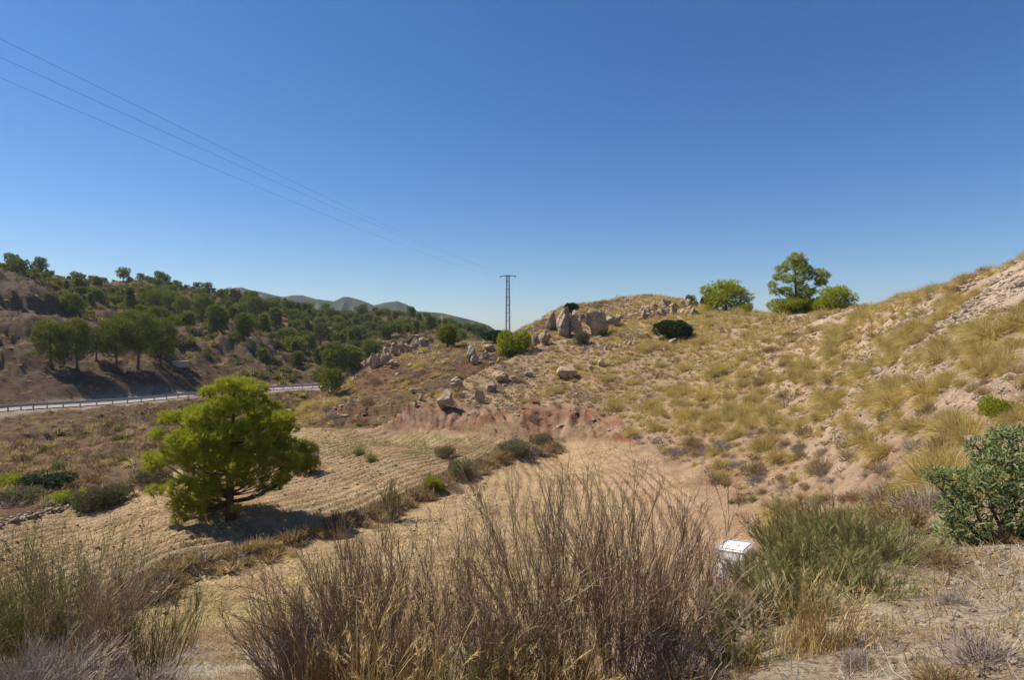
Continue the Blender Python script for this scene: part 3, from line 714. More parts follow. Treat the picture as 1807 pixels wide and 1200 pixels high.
# the lone pine in the field: clumps read off the photograph, 1 px = 0.0273 m at its distance
tp = hit(405, 917, 18, 27.3); s_ = tp.y/FPX
cl = []
rg = np.random.default_rng(4)
for px_, py_, r_, n_c in [(415, 683, 30, 3), (378, 690, 22, 2), (447, 690, 20, 2), (400, 712, 34, 3), (440, 715, 30, 2), (370, 735, 34, 3), (322, 738, 26, 3), (308, 760, 20, 2), (345, 770, 36, 3),
                 (385, 765, 38, 3), (425, 755, 34, 2), (470, 725, 26, 2), (462, 752, 28, 2), (494, 742, 26, 3), (478, 775, 34, 3), (510, 755, 16, 1), (330, 800, 36, 3), (285, 800, 20, 2), (298, 815, 24, 2), (365, 808, 38, 3),
                 (410, 800, 38, 3), (450, 805, 36, 3), (495, 800, 32, 3), (525, 800, 22, 2), (535, 822, 20, 2), (480, 830, 28, 2), (515, 838, 24, 2), (440, 836, 24, 2), (350, 850, 34, 3), (303, 855, 20, 2),
                 (390, 850, 32, 2), (420, 862, 16, 1), (345, 880, 30, 3), (350, 902, 20, 2), (375, 888, 24, 2), (315, 890, 12, 1), (455, 860, 12, 1), (500, 850, 12, 1), (450, 878, 12, 2), (345, 903, 20, 1), (368, 908, 15, 1), (472, 868, 14, 1)]:
    for j in range(n_c):
        ry = 95*math.sqrt(max(.05, 1-((px_-408)/150)**2))*min(1, .45+.55*(py_-655)/110)
        yy = (-.62, .62, 0)[j]*ry*rg.uniform(.75, 1.1) if n_c > 1 else rg.uniform(-.3, .3)*ry
        k = r_*(1.0 if n_c == 1 else .92)
        cl.append(((px_-405+rg.uniform(-7, 7))*s_, yy*s_, (915-py_+rg.uniform(-4, 4))*s_, k*s_*.71))
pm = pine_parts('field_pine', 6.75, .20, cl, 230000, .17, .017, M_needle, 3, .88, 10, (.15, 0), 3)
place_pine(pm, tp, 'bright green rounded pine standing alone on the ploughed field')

mid = []
for k, (wd, ht, bs, n, shp) in enumerate([(9.5, 8.5, 2.2, 26, 'flat'), (7.0, 8.2, 1.2, 24, 'round'), (5.5, 7.0, .6, 20, 'round'), (8.0, 6.2, 1.0, 22, 'round')]):
    mid.append((pine_parts('valley_pine_%s' % 'abcd'[k], ht, .26, rand_clumps(wd, ht, bs, n+8, 50+k, shp, .135), 19000, .36, .06, M_needle_far if k < 2 else M_needle_mid, 60+k, .85, 6), wd, ht))
MID = [ # px, base y, width px, height px, variant, label
 (88, 650, 60, 86, 1, 'leftmost tall pine of the grove on the shelf above the road'),
 (135, 652, 62, 92, 1, 'second pine from the left in the grove on the shelf above the road'),
 (205, 652, 80, 92, 0, 'spreading pine in the middle of the grove above the road'),
 (243, 652, 95, 108, 0, 'largest umbrella shaped pine of the grove above the road, dark trunk showing'),
 (285, 648, 60, 88, 1, 'right end pine of the grove above the road'),
 (170, 640, 55, 62, 0, 'smaller pine at the back of the grove above the road'),
 (127, 560, 46, 44, 3, 'wide dark pine above the grey cliff on the left'),
 (275, 552, 42, 42, 0, 'round topped pine on the slope above the grove'),
 (322, 556, 34, 36, 3, 'pine between two darker ones on the middle of the left hillside'),
 (357, 572, 36, 56, 1, 'dark narrow pine on the spur above the road'),
 (382, 592, 44, 56, 2, 'bright pine on the sunny spur right of the grove'),
 (430, 606, 40, 52, 2, 'olive coloured pine on the shaded side of the spur'),
 (450, 562, 36, 40, 3, 'pine near the head of the gully, dark and leaning'),
 (436, 548, 30, 26, 3, 'low pine on the crest of the spur'),
 (486, 580, 32, 38, 2, 'pine among the grey rocks at the gully head'),
 (524, 652, 28, 34, 2, 'small bright green pine on the bank above the road end'),
 (592, 668, 56, 66, 2, 'tall bright pine at the foot of the hill beside the road end'),
 (618, 652, 50, 44, 2, 'dark pine just behind the hill shoulder boulders'),
 (586, 698, 48, 50, 3, 'rounded green pine at the hill shoulder overhanging the guard rail'),
 (655, 636, 40, 38, 2, 'low pine behind the shoulder boulders'),
 (566, 610, 34, 42, 1, 'shaded pine deep in the gully'),
 (545, 625, 30, 38, 1, 'pine in the gully shade beside the grey outcrop'),
 (600, 600, 26, 32, 1, 'narrow pine climbing out of the gully'),
 (790, 612, 44, 42, 2, 'bushy yellow green pine on the saddle of the hill'),
 (815, 606, 26, 26, 3, 'small pine peeping over the saddle right of a bushier one')]
MIDP = []
for px, py, wp, hp, v, lab in MID:
    p = hit(px, py, 55 if py > 600 else 75); (ms, wd, ht) = mid[v]
    sx = wp/FPX*p.y/wd; sz = hp/FPX*p.y/ht; MIDP.append((p.x, p.y))
    place_pine(ms, (p.x, p.y, p.z-.1), lab, (sx, sx, sz), (px*1.7) % 6.28)
def crest(px, D0=30, D1=100):
    D_ = np.arange(D0, D1, .5); x_ = (px-903.5)/FPX*D_; h_ = H(x_, D_); i = int(np.argmax((h_-CZ)/D_)); return Vector((x_[i], D_[i], h_[i]))
# skyline group on the right-hand hill
sky_p = []
cls = [(0, 0, 5.6, .75), (.55, .3, 5.1, .7), (-.6, .2, 5.0, .7), (-1.3, .4, 4.5, .6), (.3, -.3, 4.3, .75), (1.2, .2, 4.5, .6), (-1.9, 0, 3.7, .5), (-1.2, -.6, 3.4, .6), (0, -.4, 3.4, .7), (1.6, 0, 3.8, .6), (2.5, .2, 4.1, .6), (3.0, .1, 3.8, .5),
       (2.3, -.4, 3.1, .6), (.9, .8, 2.8, .6), (-.7, .8, 2.3, .65), (.5, -.8, 2.0, .7), (1.7, .3, 2.2, .5), (-2.4, .2, 2.9, .45), (2.9, .4, 3.2, .4), (-.2, 0, 1.5, .7), (-1.7, .3, 2.2, .5), (-2.5, 0, 2.2, .35), (1.2, .2, 1.4, .5), (-.8, -.3, 1.2, .5)]
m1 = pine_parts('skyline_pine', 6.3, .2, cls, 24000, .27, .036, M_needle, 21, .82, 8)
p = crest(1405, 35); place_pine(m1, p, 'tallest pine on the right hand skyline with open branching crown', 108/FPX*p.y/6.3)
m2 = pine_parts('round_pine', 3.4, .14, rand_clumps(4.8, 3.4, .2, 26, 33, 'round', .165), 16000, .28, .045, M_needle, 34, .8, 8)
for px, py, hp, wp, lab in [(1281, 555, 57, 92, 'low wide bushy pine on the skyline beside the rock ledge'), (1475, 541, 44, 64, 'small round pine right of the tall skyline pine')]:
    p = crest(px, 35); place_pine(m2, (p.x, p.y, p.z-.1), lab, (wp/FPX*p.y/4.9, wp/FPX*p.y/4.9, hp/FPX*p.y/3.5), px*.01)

# leafy bushes -------------------------------------------------------
def leafy(name, W, Ht, n, ll, lw, mat, seed, clumps=None, stems=True):
    rng = np.random.default_rng(seed); a = Acc(); st = Acc()
    cl = clumps or [(rng.uniform(-.34, .34)*W, rng.uniform(-.34, .34)*W, Ht*rng.uniform(.3, .66), W*rng.uniform(.17, .27)) for _ in range(12)]
    tot = sum(c[3]**2 for c in cl)
    for cx, cy, cz, r in cl:
        k = int(n*r*r/tot); d = sphere_dirs(k, rng)
        pos = np.array([cx, cy, cz])+d*(r*rng.uniform(.3, 1, k)**.4)[:, None]*np.array([1, 1, min(1.2, Ht/W*1.4)]); pos[:, 2] = np.maximum(pos[:, 2], .03)
        pts = curve_pts(pos, unit(d*.6+np.array([0, 0, .5])+rng.normal(size=d.shape)*.6), ll*rng.uniform(.6, 1.2, k), .1, .1, 3, rng)
        ribbons(a, pts, lw, np.clip(rng.uniform(0, .9, k)+.12*(rng.random(k) < .06), 0, 1), 0, rng, .6)
        s = np.linspace(0, 1, 5)[:, None]; B = np.array([cx, cy, cz]); lp = np.array([cx*.12, cy*.12, -.1])*(1-s)+B*s; lp[:, :2] += rng.normal(size=(5, 2))*.02*W*(s > 0)
        tube(st, lp, W*.014*(1-.7*s[:, 0]), 5)
        for _ in range(4):
            e = B+sphere_dirs(1, rng)[0]*r*.8; tube(st, np.array([B*(1-u)+e*u for u in (0, .5, 1)]), W*.006*np.array([1, .7, .3]), 4)
    return st.mesh(name+'_branches', [M_bark], True), a.mesh(name+'_foliage', [mat])
def place_bush(ms, loc, label, sc, rz=0., group=None, cat='bush', name='bush'):
    root = link(name, None, None, tuple(loc), rz, sc); tag(root, label, cat, group); link('branches', ms[0], root); link('foliage', ms[1], root)
bd = leafy('lentisk', 3.0, 2.0, 9000, .16, .07, M_dark, 71)
bg_ = leafy('grey_bush', 2.6, 1.6, 6000, .16, .035, M_bluegreen, 72)
bgr = leafy('green_bush', 2.6, 1.5, 7000, .17, .045, M_needle, 73)
for px, py, wp, hp, ms, lab in [
    (1186, 597, 66, 37, bd, 'dark green round bush on the hillside below the rock ledge'),
    (905, 628, 56, 50, bgr, 'big dark olive bush standing among boulders under the pylon'),
    (880, 606, 50, 27, bd, 'dark low bush at the foot of the pylon, on the crest'),
    (1008, 545, 26, 18, bd, 'dark tuft of bush growing on top of the tall rock'),
    (1062, 592, 22, 22, bgr, 'green bush at the foot of the leaning boulder'),
    (1025, 608, 30, 26, bg_, 'dull green bush below the tall rock'),
    (1218, 534, 20, 16, bg_, 'small dark bush on top of the rock ledge'),
    (1245, 540, 20, 24, bd, 'dark bush touching the low skyline pine'),
    (1393, 553, 70, 30, bgr, 'low spreading green bush under the tall skyline pine'),
    (1440, 549, 50, 30, bgr, 'bright low bush between the two skyline pines'),
    (1316, 546, 24, 20, bgr, 'yellow green bush right of the low skyline pine'),
    (540, 838, 44, 56, bg_, 'grey green olive bush half hidden by the lone field pine'),
    (157, 902, 62, 44, bg_, 'round grey green bush at the edge of the lower terrace'),
    (192, 893, 66, 42, bg_, 'bluish green bush behind a rounder one at the terrace edge'),
    (265, 862, 60, 34, bg_, 'bluish bush left of the lone field pine'),
    (72, 862, 84, 26, bd, 'long dark green bush on the valley floor'),
    (30, 890, 70, 30, bg_, 'olive bush at the left edge of the valley floor'),
    (110, 888, 70, 22, bgr, 'brownish green bush along the lower terrace'),
    (12, 862, 50, 26, bgr, 'yellow green bush at the far left of the valley floor'),
    (812, 840, 50, 30, bg_, 'grey green bush on the field bank right of centre'),
    (765, 866, 34, 24, bgr, 'small olive green bush low on the field bank'),
    (785, 808, 36, 22, bg_, 'dull bush at the back of the field bank'),
    (955, 792, 44, 28, bg_, 'dark grey green bush at the far tip of the field bank'),
    (905, 800, 60, 24, bg_, 'low spreading bush near the far tip of the field bank'),
    (790, 722, 12, 22, bgr, 'tiny green bush against the large slab boulder'),
    (1765, 742, 60, 44, bgr, 'dark broom bush behind the olive shrub on the slope')]:
    p = crest(px, 35) if px in (1393, 1440, 1316, 1245) else hit(px, py, 10 if px > 1600 else 24); w_ = wp/FPX*p.y; h_ = hp/FPX*p.y
    bw0, bh0 = (3.0, 1.9) if ms is bd else (2.6, 1.5)
    if px == 1008: p = Vector(((px-903.5)/FPX*78, 78, CZ+(590-550)/FPX*78)); w_ = wp*.078; h_ = hp*.078
    place_bush(ms, (p.x, p.y, p.z-.12*h_), lab, (w_/bw0, w_/bw0, h_/bh0*1.05), px*.37 % 6.28)
# fresh green clumps on the field
def tuft_mesh(name, n, L, spread, w, mat, seed, droop=.25, K=4, base=.12, wig=.12, up=.5):
    rng = np.random.default_rng(seed); a = Acc(); an = rng.uniform(0, 2*math.pi, n); ti = rng.random(n)**.8*spread
    d = unit(np.c_[np.cos(an)*np.sin(ti), np.sin(an)*np.sin(ti), np.cos(ti)*1.0])
    p0 = np.c_[np.cos(an)*base*rng.random(n), np.sin(an)*base*rng.random(n), np.full(n, -.04)]
    pts = curve_pts(p0, d, L*rng.uniform(.55, 1.1, n), droop*rng.uniform(.4, 1.3, n)*(.3+ti/spread), wig, K, rng)
    ribbons(a, pts, w*rng.uniform(.7, 1.3, n), rng.random(n), 0, rng); return a.mesh(name, [mat])
lime = tuft_mesh('lime_clump', 700, .75, 1.35, .02, M_lime, 5, .3)
for px, py, wp, lab in [(633, 803, 32, 'lime green clump on the field, left one of a close pair'), (655, 815, 32, 'lime green clump on the field, right one of a close pair'),
                  (632, 752, 16, 'small bright green clump at the foot of the hill slope'), (1292, 890, 18, 'fresh green sprig at the field edge above the water container'), (1330, 886, 26, 'fresh green tuft on the slope right of the field edge'),
                  (100, 825, 30, 'yellowish green clump near the dry gully'), (215, 815, 22, 'bright green clump in the valley left of the lone pine')]:
    p = hit(px, py, 18); k = wp/FPX*p.y/1.3; tag(link('green_plant', lime, None, tuple(p), px*.1, k), lab, 'plant')

# ---------------------------------------------------------------- rocks
def rock_mesh(name, s, seed, mat, sub=3, ang=.8, npt=14, jag=.07):
    rng = random.Random(seed); bm = bmesh.new()
    for _ in range(npt):
        v = Vector((rng.gauss(0, 1), rng.gauss(0, 1), rng.gauss(0, 1))).normalized()*rng.uniform(ang, 1.0)
        bm.verts.new(v)
    r = bmesh.ops.convex_hull(bm, input=bm.verts)
    bmesh.ops.delete(bm, geom=[g for g in r['geom_interior'] if isinstance(g, bmesh.types.BMVert)], context='VERTS')
    bmesh.ops.bevel(bm, geom=bm.edges[:], offset=.07, segments=1, affect='EDGES', clamp_overlap=True)
    bmesh.ops.triangulate(bm, faces=bm.faces[:])
    for _ in range(sub): bmesh.ops.subdivide_edges(bm, edges=[e for e in bm.edges if e.calc_length() > .16], cuts=1, use_grid_fill=False); bmesh.ops.triangulate(bm, faces=bm.faces[:])
    off = Vector((seed*3.1, seed*1.7, 0))
    for v in bm.verts:
        n = v.co.normalized(); q = v.co*1.6+off
        d = mnoise.fractal(q, 1.0, 2.1, 5)*jag*1.5 - abs(mnoise.noise(q*1.3))*jag*1.6
        st = math.sin((v.co.z*7+v.co.x*2)+seed)*jag*.25
        v.co += n*(d+st)
        v.co = Vector((v.co.x*s[0], v.co.y*s[1], v.co.z*s[2]))
    me = bpy.data.meshes.new(name); bm.to_mesh(me); bm.free(); me.materials.append(mat)
    me.polygons.foreach_set('use_smooth', [True]*len(me.polygons))
    try: me.set_sharp_from_angle(angle=rad(32))
    except Exception: pass
    return me
def boulder(px, py, wp, hp, lab, seed, mat=None, dp=.8, tilt=0., D=None, sink=.3, npt=14, gr=None, yb=0.):
    p = hit(px, py, 20, D) if D is None else Vector(((px-903.5)/FPX*D, D, CZ+(590-py)/FPX*D))
    w_ = wp/FPX*p.y/2; h_ = hp/FPX*p.y/2/(1-sink*.5)
    me = rock_mesh('boulder', (w_*1.12, w_*dp*1.1, h_*1.15), seed, mat or M_rock, npt=npt)
    o = link('boulder', me, None, (p.x, p.y+yb, p.z+h_*(1-sink))); o.rotation_euler = (0, tilt, 0)
    tag(o, lab, 'boulder', gr)
B = [(641, 655, 20, 20, 'lowest left boulder of the row on the hill shoulder'), (661, 650, 26, 34, 'tall rounded boulder on the hill shoulder, second from the left'), (678, 646, 16, 26, 'narrow boulder squeezed between two rounded ones on the shoulder'),
 (686, 643, 16, 22, 'small upright boulder right of a narrow one on the shoulder'), (693, 650, 24, 14, 'flat slab lying in front of the shoulder boulders'), (682, 628, 14, 18, 'pointed boulder at the back of the shoulder row'),
 (697, 628, 16, 26, 'cracked pale boulder in the middle of the shoulder row'), (708, 622, 12, 22, 'thin upright boulder behind the shoulder row'), (720, 622, 20, 20, 'blocky boulder near the right end of the shoulder row'),
 (733, 618, 18, 26, 'tilted upright boulder of the shoulder row'), (745, 613, 16, 20, 'rounded boulder at the right end of the shoulder row'), (735, 600, 22, 10, 'flat topped boulder capping the shoulder row'), (752, 612, 10, 14, 'last small boulder right of the shoulder row'),
 (723, 650, 9, 7, 'single small pale boulder below the shoulder row'),
 (783, 722, 36, 38, 'large grey slab boulder low on the hillside'), (803, 688, 32, 22, 'grey angular boulder above the large slab boulder'), (847, 712, 20, 24, 'layered rounded boulder just above the red bank'), (867, 692, 26, 20, 'grey boulder below a long pale one, middle of the slope'),
 (884, 674, 34, 20, 'long pale boulder lying across the middle of the slope'), (907, 676, 14, 12, 'small boulder right of the long pale one'), (733, 718, 16, 12, 'pale broken rock left of the large slab boulder'), (742, 708, 14, 10, 'reddish broken rock left of the large slab boulder'), (728, 694, 14, 10, 'small pale rock above two broken ones'),
 (933, 666, 16, 11, 'small grey boulder alone below the olive bush'), (1001, 668, 42, 26, 'flat leaning boulder with a split face, centre of the hill'), (1043, 656, 14, 14, 'left one of two square blocks on the middle slope'), (1059, 648, 15, 15, 'right one of two square blocks on the middle slope'),
 (1186, 612, 18, 18, 'pointed pale rock under the dark round bush'), (511, 734, 20, 14, 'white rock at the very tip of the hill beside the lone pine')]
for i, (px, py, wp, hp, lab) in enumerate(B):
    boulder(px, py, wp, hp, lab, i+1, M_rock2 if 'grey' in lab else M_rock, npt=10 if 'slab' in lab or 'block' in lab else 15, gr='boulders along the hill shoulder' if 'shoulder' in lab else 'boulders scattered on the hill', sink=.25+0*.45)
B2 = [(830, 640, 22, 34, 'dark upright boulder with a deep shadowed face'), (838, 644, 18, 18, 'boulder leaning on the dark upright one'), (862, 622, 26, 16, 'slab boulder resting against the crest rocks'), (857, 636, 24, 14, 'flat boulder under the resting slab'),
 (880, 640, 12, 10, 'little pale boulder left of the olive bush foot'), (868, 645, 12, 9, 'little pale boulder below the flat one'),
 (945, 610, 30, 26, 'cracked boulder right of the olive bush'), (962, 608, 26, 22, 'long sloping boulder under the crest'), (972, 582, 24, 40, 'rugged boulder left of the tall rock'), 
 (998, 594, 40, 54, 'tallest rock, tan and rounded on the crest'), (1017, 592, 26, 44, 'shaded half of the tall crest rock'), (1052, 594, 52, 50, 'big dark faced boulder leaning beside the tall rock'), (1080, 575, 34, 18, 'low boulder right of the dark faced one')]
for i, (px, py, wp, hp, lab) in enumerate(B2): boulder(px, py, wp, hp, lab, 60+i, M_rock if i % 3 else M_rock2, sink=.3, npt=13, gr='boulders of the crest outcrop')
# ledges: long bedded rock outcrops along the crest
def ledge(p0, p1, hp, n, lab, seed, rows=1, gr=None):
    rng = random.Random(seed); k = 0
    root = None
    a0 = hit(*p0, 30); b0 = hit(*p1, 30)
    root = link('rock_ledge', None, None, tuple(a0)); tag(root, lab, 'rock ledge', gr)
    for r in range(rows):
        for i in range(n):
            t = (i+rng.random()*.6)/n; px = p0[0]+(p1[0]-p0[0])*t; py = p0[1]+(p1[1]-p0[1])*t-r*hp*.55+rng.uniform(-1.5, 1.5)
            p = hit(px, py, 30); w_ = abs(p1[0]-p0[0])/n/FPX*p.y*rng.uniform(.55, .9); h_ = hp/FPX*p.y*rng.uniform(.35, .62)
            me = rock_mesh('ledge_block', (w_, w_*rng.uniform(.6, 1.0), h_), seed*31+k, M_rock, sub=2, ang=.85, npt=12); k += 1
            o = link('rock_block', me, root, (p.x-a0.x, p.y-a0.y, p.z+h_*.35-a0.z), rng.uniform(-.4, .4))
ledge((1068, 618), (1132, 606), 12, 8, 'bedded pale rock ledge left of the dark round bush', 3)
ledge((1062, 562), (1130, 556), 9, 9, 'thin layered rock band right of the tall crest rock', 4)
ledge((1134, 562), (1178, 558), 24, 3, 'blocky pale outcrop under the grassy summit', 5, 2)
ledge((1172, 553), (1236, 556), 24, 5, 'broken pale outcrop on the crest above the dark round bush', 6, 2)
ledge((1150, 577), (1225, 580), 11, 8, 'low broken rock band between outcrop and dark round bush', 8)
a = Acc()
p = hit(990, 768, 30); me = rock_mesh('rock_slab', (1.9, 1.0, 1.0), 91, M_rock2, npt=11, ang=.9); o = link('rock_slab', me, None, (p.x+.3, p.y+.9, p.z-.15)); tag(o, 'grey bare slab of rock at the foot of the hill where the field ends', 'rock')
for i, (px, py, wp, hp, lab) in enumerate([(268, 520, 0, 0, '')]): pass
for i, (px, py, wp, hp, lab) in enumerate([(505, 592, 30, 26, 'shaded grey crag left of the gully'), (590, 590, 44, 30, 'grey crag with vertical cracks in the gully'), (610, 604, 36, 22, 'low grey crag below a cracked one in the gully'), (668, 608, 22, 14, 'grey rocks on the far side of the gully'), (540, 600, 22, 20, 'small crag beside the shaded gully pines')]):
    p = hit(px, py, 110); me = rock_mesh('crag', (wp/FPX*p.y*.55, wp/FPX*p.y*.4, hp/FPX*p.y*.6), 120+i, M_rock2, sub=3, npt=16, jag=.12); tag(link('crag', me, None, (p.x, p.y, p.z)), lab, 'rock')
# stone row at the terrace edge
root = link('dry_stone_wall', None, None, tuple(hit(60, 925, 20))); tag(root, 'low tumbled dry stone wall at the lower left terrace', 'stone wall')
rs = [rock_mesh('wall_stone', (.14, .11, .085), 200+i, M_rock2, sub=1, npt=12) for i in range(5)]
rng = random.Random(8)
for i in range(95):
    t = i/94*1.0; y = 22.6+t*6.2; x = np.interp(y, BANK2[:, 1], BANK2[:, 0])+rng.uniform(-.25, .25)+.25; z = H1(x, y)+rng.uniform(0.0, .16)
    o = link('stone', rs[i % 5], root, (x-root.location.x, y-root.location.y, z-root.location.z), rng.uniform(0, 6), rng.uniform(.7, 1.5))

# ---------------------------------------------------------------- scattered vegetation
def arrays(mesh):
    n = len(mesh.vertices); V = np.empty(n*3, np.float32); mesh.vertices.foreach_get('co', V); m = len(mesh.loops)
    li = np.empty(m, np.int32); mesh.loops.foreach_get('vertex_index', li); q = len(mesh.polygons)
    ls = np.empty(q, np.int32); mesh.polygons.foreach_get('loop_start', ls); lt = np.empty(q, np.int32); mesh.polygons.foreach_get('loop_total', lt)
    t = np.empty(n, np.float32)
    if 'tint' in mesh.attributes: mesh.attributes['tint'].data.foreach_get('value', t)
    else: t[:] = 0
    mi = np.empty(q, np.int32); mesh.polygons.foreach_get('material_index', mi)
    T = np.stack([li[ls[lt == 3]+k] for k in range(3)], 1) if (lt == 3).any() else np.zeros((0, 3), int)
    Qd = np.stack([li[ls[lt == 4]+k] for k in range(4)], 1) if (lt == 4).any() else np.zeros((0, 4), int)
    return V.reshape(-1, 3), T, Qd, t, mi[lt == 3], mi[lt == 4]
def merge(acc, tmpl, X, Y, Z, S, rng, dt=.12, squash=None):
    """bake many copies of a small template into one mesh (for stuff)"""
    V, T, Qd, t, mt, mq = tmpl; n = len(X)
    if n == 0: return
    a = rng.uniform(0, 6.283, n); c, s = np.cos(a)*S, np.sin(a)*S
    W = np.empty((n, len(V), 3), np.float32)
    W[:, :, 0] = V[None, :, 0]*c[:, None]-V[None, :, 1]*s[:, None]+X[:, None]
    W[:, :, 1] = V[None, :, 0]*s[:, None]+V[None, :, 1]*c[:, None]+Y[:, None]
    W[:, :, 2] = V[None, :, 2]*(S*(squash if squash is not None else 1))[:, None]+Z[:, None]
    off = (np.arange(n)*len(V))[:, None, None]
    tt = np.clip(t[None]+rng.uniform(-dt, dt, n)[:, None], 0, 1).ravel()
    acc.V.append(W.reshape(-1, 3)); acc.A.append(tt)
    if len(T): acc.T.append((T[None]+off).reshape(-1, 3)+acc.n); acc.mt.append(np.tile(mt, n))
    if len(Qd): acc.Qd.append((Qd[None]+off).reshape(-1, 4)+acc.n); acc.mq.append(np.tile(mq, n))
    acc.n += n*len(V)
def shrub_mesh(name, n, R_, Hh, w, mat, seed, K=3):
    """rounded twiggy cushion: short strands leaving a dome"""
    rng = np.random.default_rng(seed); a = Acc(); d = sphere_dirs(n, rng); d[:, 2] = np.abs(d[:, 2])
    rr = rng.uniform(.15, .85, n)**.7; lump = 1+.3*np.sin(d[:, 0]*4+seed)*np.cos(d[:, 1]*5+seed*2)
    p0 = d*(rr*lump)[:, None]*np.array([R_, R_, Hh]); p0[:, 2] -= .05
    dr = unit(d+rng.normal(size=d.shape)*.4+np.array([0, 0, .25]))
    pts = curve_pts(p0, dr, R_*.38*rng.uniform(.5, 1.2, n), .05, .2, K, rng); ribbons(a, pts, w*rng.uniform(.6, 1.3, n), np.clip(rng.random(n)*.6+rr*.35, 0, 1), 0, rng); return a.mesh(name, [mat])
hi_e = [tuft_mesh('esparto', 1250, .74, 1.50, .0105, M_esparto, 300+i, .50, 5, .30) for i in range(4)]
hi_o = [tuft_mesh('dry_grass_tuft', 420, .62, 1.0, .012, M_ochre, 310+i, .2, 4, .18) for i in range(3)]
hi_g = [shrub_mesh('grey_cushion', 900, .55, .42, .012, M_grey, 320+i) for i in range(3)]
hi_b = [shrub_mesh('brown_cushion', 900, .55, .50, .014, M_brownleaf, 330+i) for i in range(3)]
lo_e = [arrays(tuft_mesh('lo_e', 150, .72, 1.50, .040, M_esparto, 340+i, .45, 3, .3)) for i in range(3)]
lo_o = [arrays(tuft_mesh('lo_o', 90, .62, 1.1, .045, M_ochre, 350+i, .2, 3, .2)) for i in range(3)]
lo_g = [arrays(shrub_mesh('lo_g', 120, .55, .42, .05, M_grey, 360+i, 2)) for i in range(3)]
lo_b = [arrays(shrub_mesh('lo_b', 120, .55, .50, .055, M_brownleaf, 370+i, 2)) for i in range(3)]
rng = np.random.default_rng(77)
def jgrid(x0, x1, y0, y1, s):
    X, Y = np.meshgrid(np.arange(x0, x1, s), np.arange(y0, y1, s)); X = X.ravel()+rng.uniform(-.5, .5, X.size)*s; Y = Y.ravel()+rng.uniform(-.5, .5, Y.size)*s; return X, Y
def G(A, x, y): return _lookup(A, x, y)
X, Y = jgrid(-22, 90, 6, 100, .64)
k = (np.abs(X/Y) < .98); X, Y = X[k], Y[k]
hm = np.maximum(G(hillm, X, Y), 0); ft = G(foot, X, Y); u = X/Y; pl = G(pale, X, Y)
dens = np.clip((vnoise(X/3.5, Y/3.5, 401)*.6+vnoise(X/1.4, Y/1.4, 402)*.4), 0, 1)
r_ = np.hypot(X, Y)
pr = np.where(pl > .5, (dens > .43)*.88+.06, (dens > .22)*.97+(dens <= .22)*.45)
pr = np.where(ft > .45, .16, pr)*(hm > .06)
pr = pr*sstep(.1, .7, G(fd, X, Y)+.6*(dens-.5)); pr = np.where((r_ < 12) & (r_ > 4.3) & (X/Y > .42) & (X/Y < .97), .55*(dens > .42), np.where(r_ < 7, 0, pr))
k = rng.random(len(X)) < pr; X, Y = X[k], Y[k]; Z = H(X, Y)
vis = visible(X, Y, Z+.5); X, Y, Z = X[vis], Y[vis], Z[vis]
u = X/Y; py_ = 590-(Z-CZ)/Y*1000
sel = vnoise(X/5, Y/5, 410)*.55+rng.random(len(X))*.6
yellow = sstep(-.1, .5, u)*.35
kind = np.where(sel < .34+yellow, 0, np.where(sel < .62+yellow*.6, 1, np.where(sel < .80, 2, 3)))     # 0 esparto 1 ochre 2 grey 3 brown
low = (py_ > 760) & (u > .15) & (u < .75)
kind = np.where(low & (rng.random(len(X)) < .8), 2+(rng.random(len(X)) < .5), kind)
S = np.clip(np.exp(rng.normal(size=len(X))*.38)*.64, .3, 1.6)*np.where(kind == 0, 1.15, .9)
S = S*np.where(r_.mean() > 0, 1, 1)
rr_ = np.hypot(X, Y)
S = np.where(rr_ < 30, S*.86, S); S = np.where(rr_ < 11, S*.52, S)
kind = np.where((rr_ < 11) & (kind == 0), 1+(rng.random(len(X)) < .5), kind)
KN = [('grass_tussock', 'yellow green esparto tussock', 'grass tussock', hi_e), ('grass_tuft', 'ochre grass tuft', 'grass tuft', hi_o),
      ('dry_shrub', 'grey cushion shrub', 'shrub', hi_g), ('dry_shrub', 'brown cushion shrub', 'shrub', hi_b)]
indiv = np.zeros(len(X), bool)
order = np.argsort(-(S/rr_))
REP = []
cnt = {'grass_tussock': 0, 'grass_tuft': 0, 'dry_shrub': 0}; lim = {'grass_tussock': 290, 'grass_tuft': 150, 'dry_shrub': 150}
def sizew(s): return 'small ' if s < .62 else 'large ' if s > 1.0 else ''
for i in order:
    nm, lb, ct, ms = KN[kind[i]]
    if cnt[nm] >= lim[nm]: continue
    cnt[nm] += 1; indiv[i] = True
    o = link(nm, ms[i % len(ms)], None, (X[i], Y[i], Z[i]-.03), rng.uniform(0, 6.28), float(S[i]))
    REP.append((o, sizew(S[i])+lb, ct, 903.5+1000*X[i]/Y[i], py_[i]))
a0, a1, a2 = Acc(), Acc(), Acc()
for kd, ac, lo in ((0, a0, lo_e), (1, a0, lo_o), (2, a1, lo_g), (3, a1, lo_b)):
    for j in range(3):
        m = (~indiv) & (kind == kd) & (np.arange(len(X)) % 3 == j)
        off = 0 if kd in (0, 2) else 1
        tm = list(lo[j]); tm[4] = tm[4]+off; tm[5] = tm[5]+off
        merge(ac, tm, X[m], Y[m], Z[m]-.03, S[m], rng)
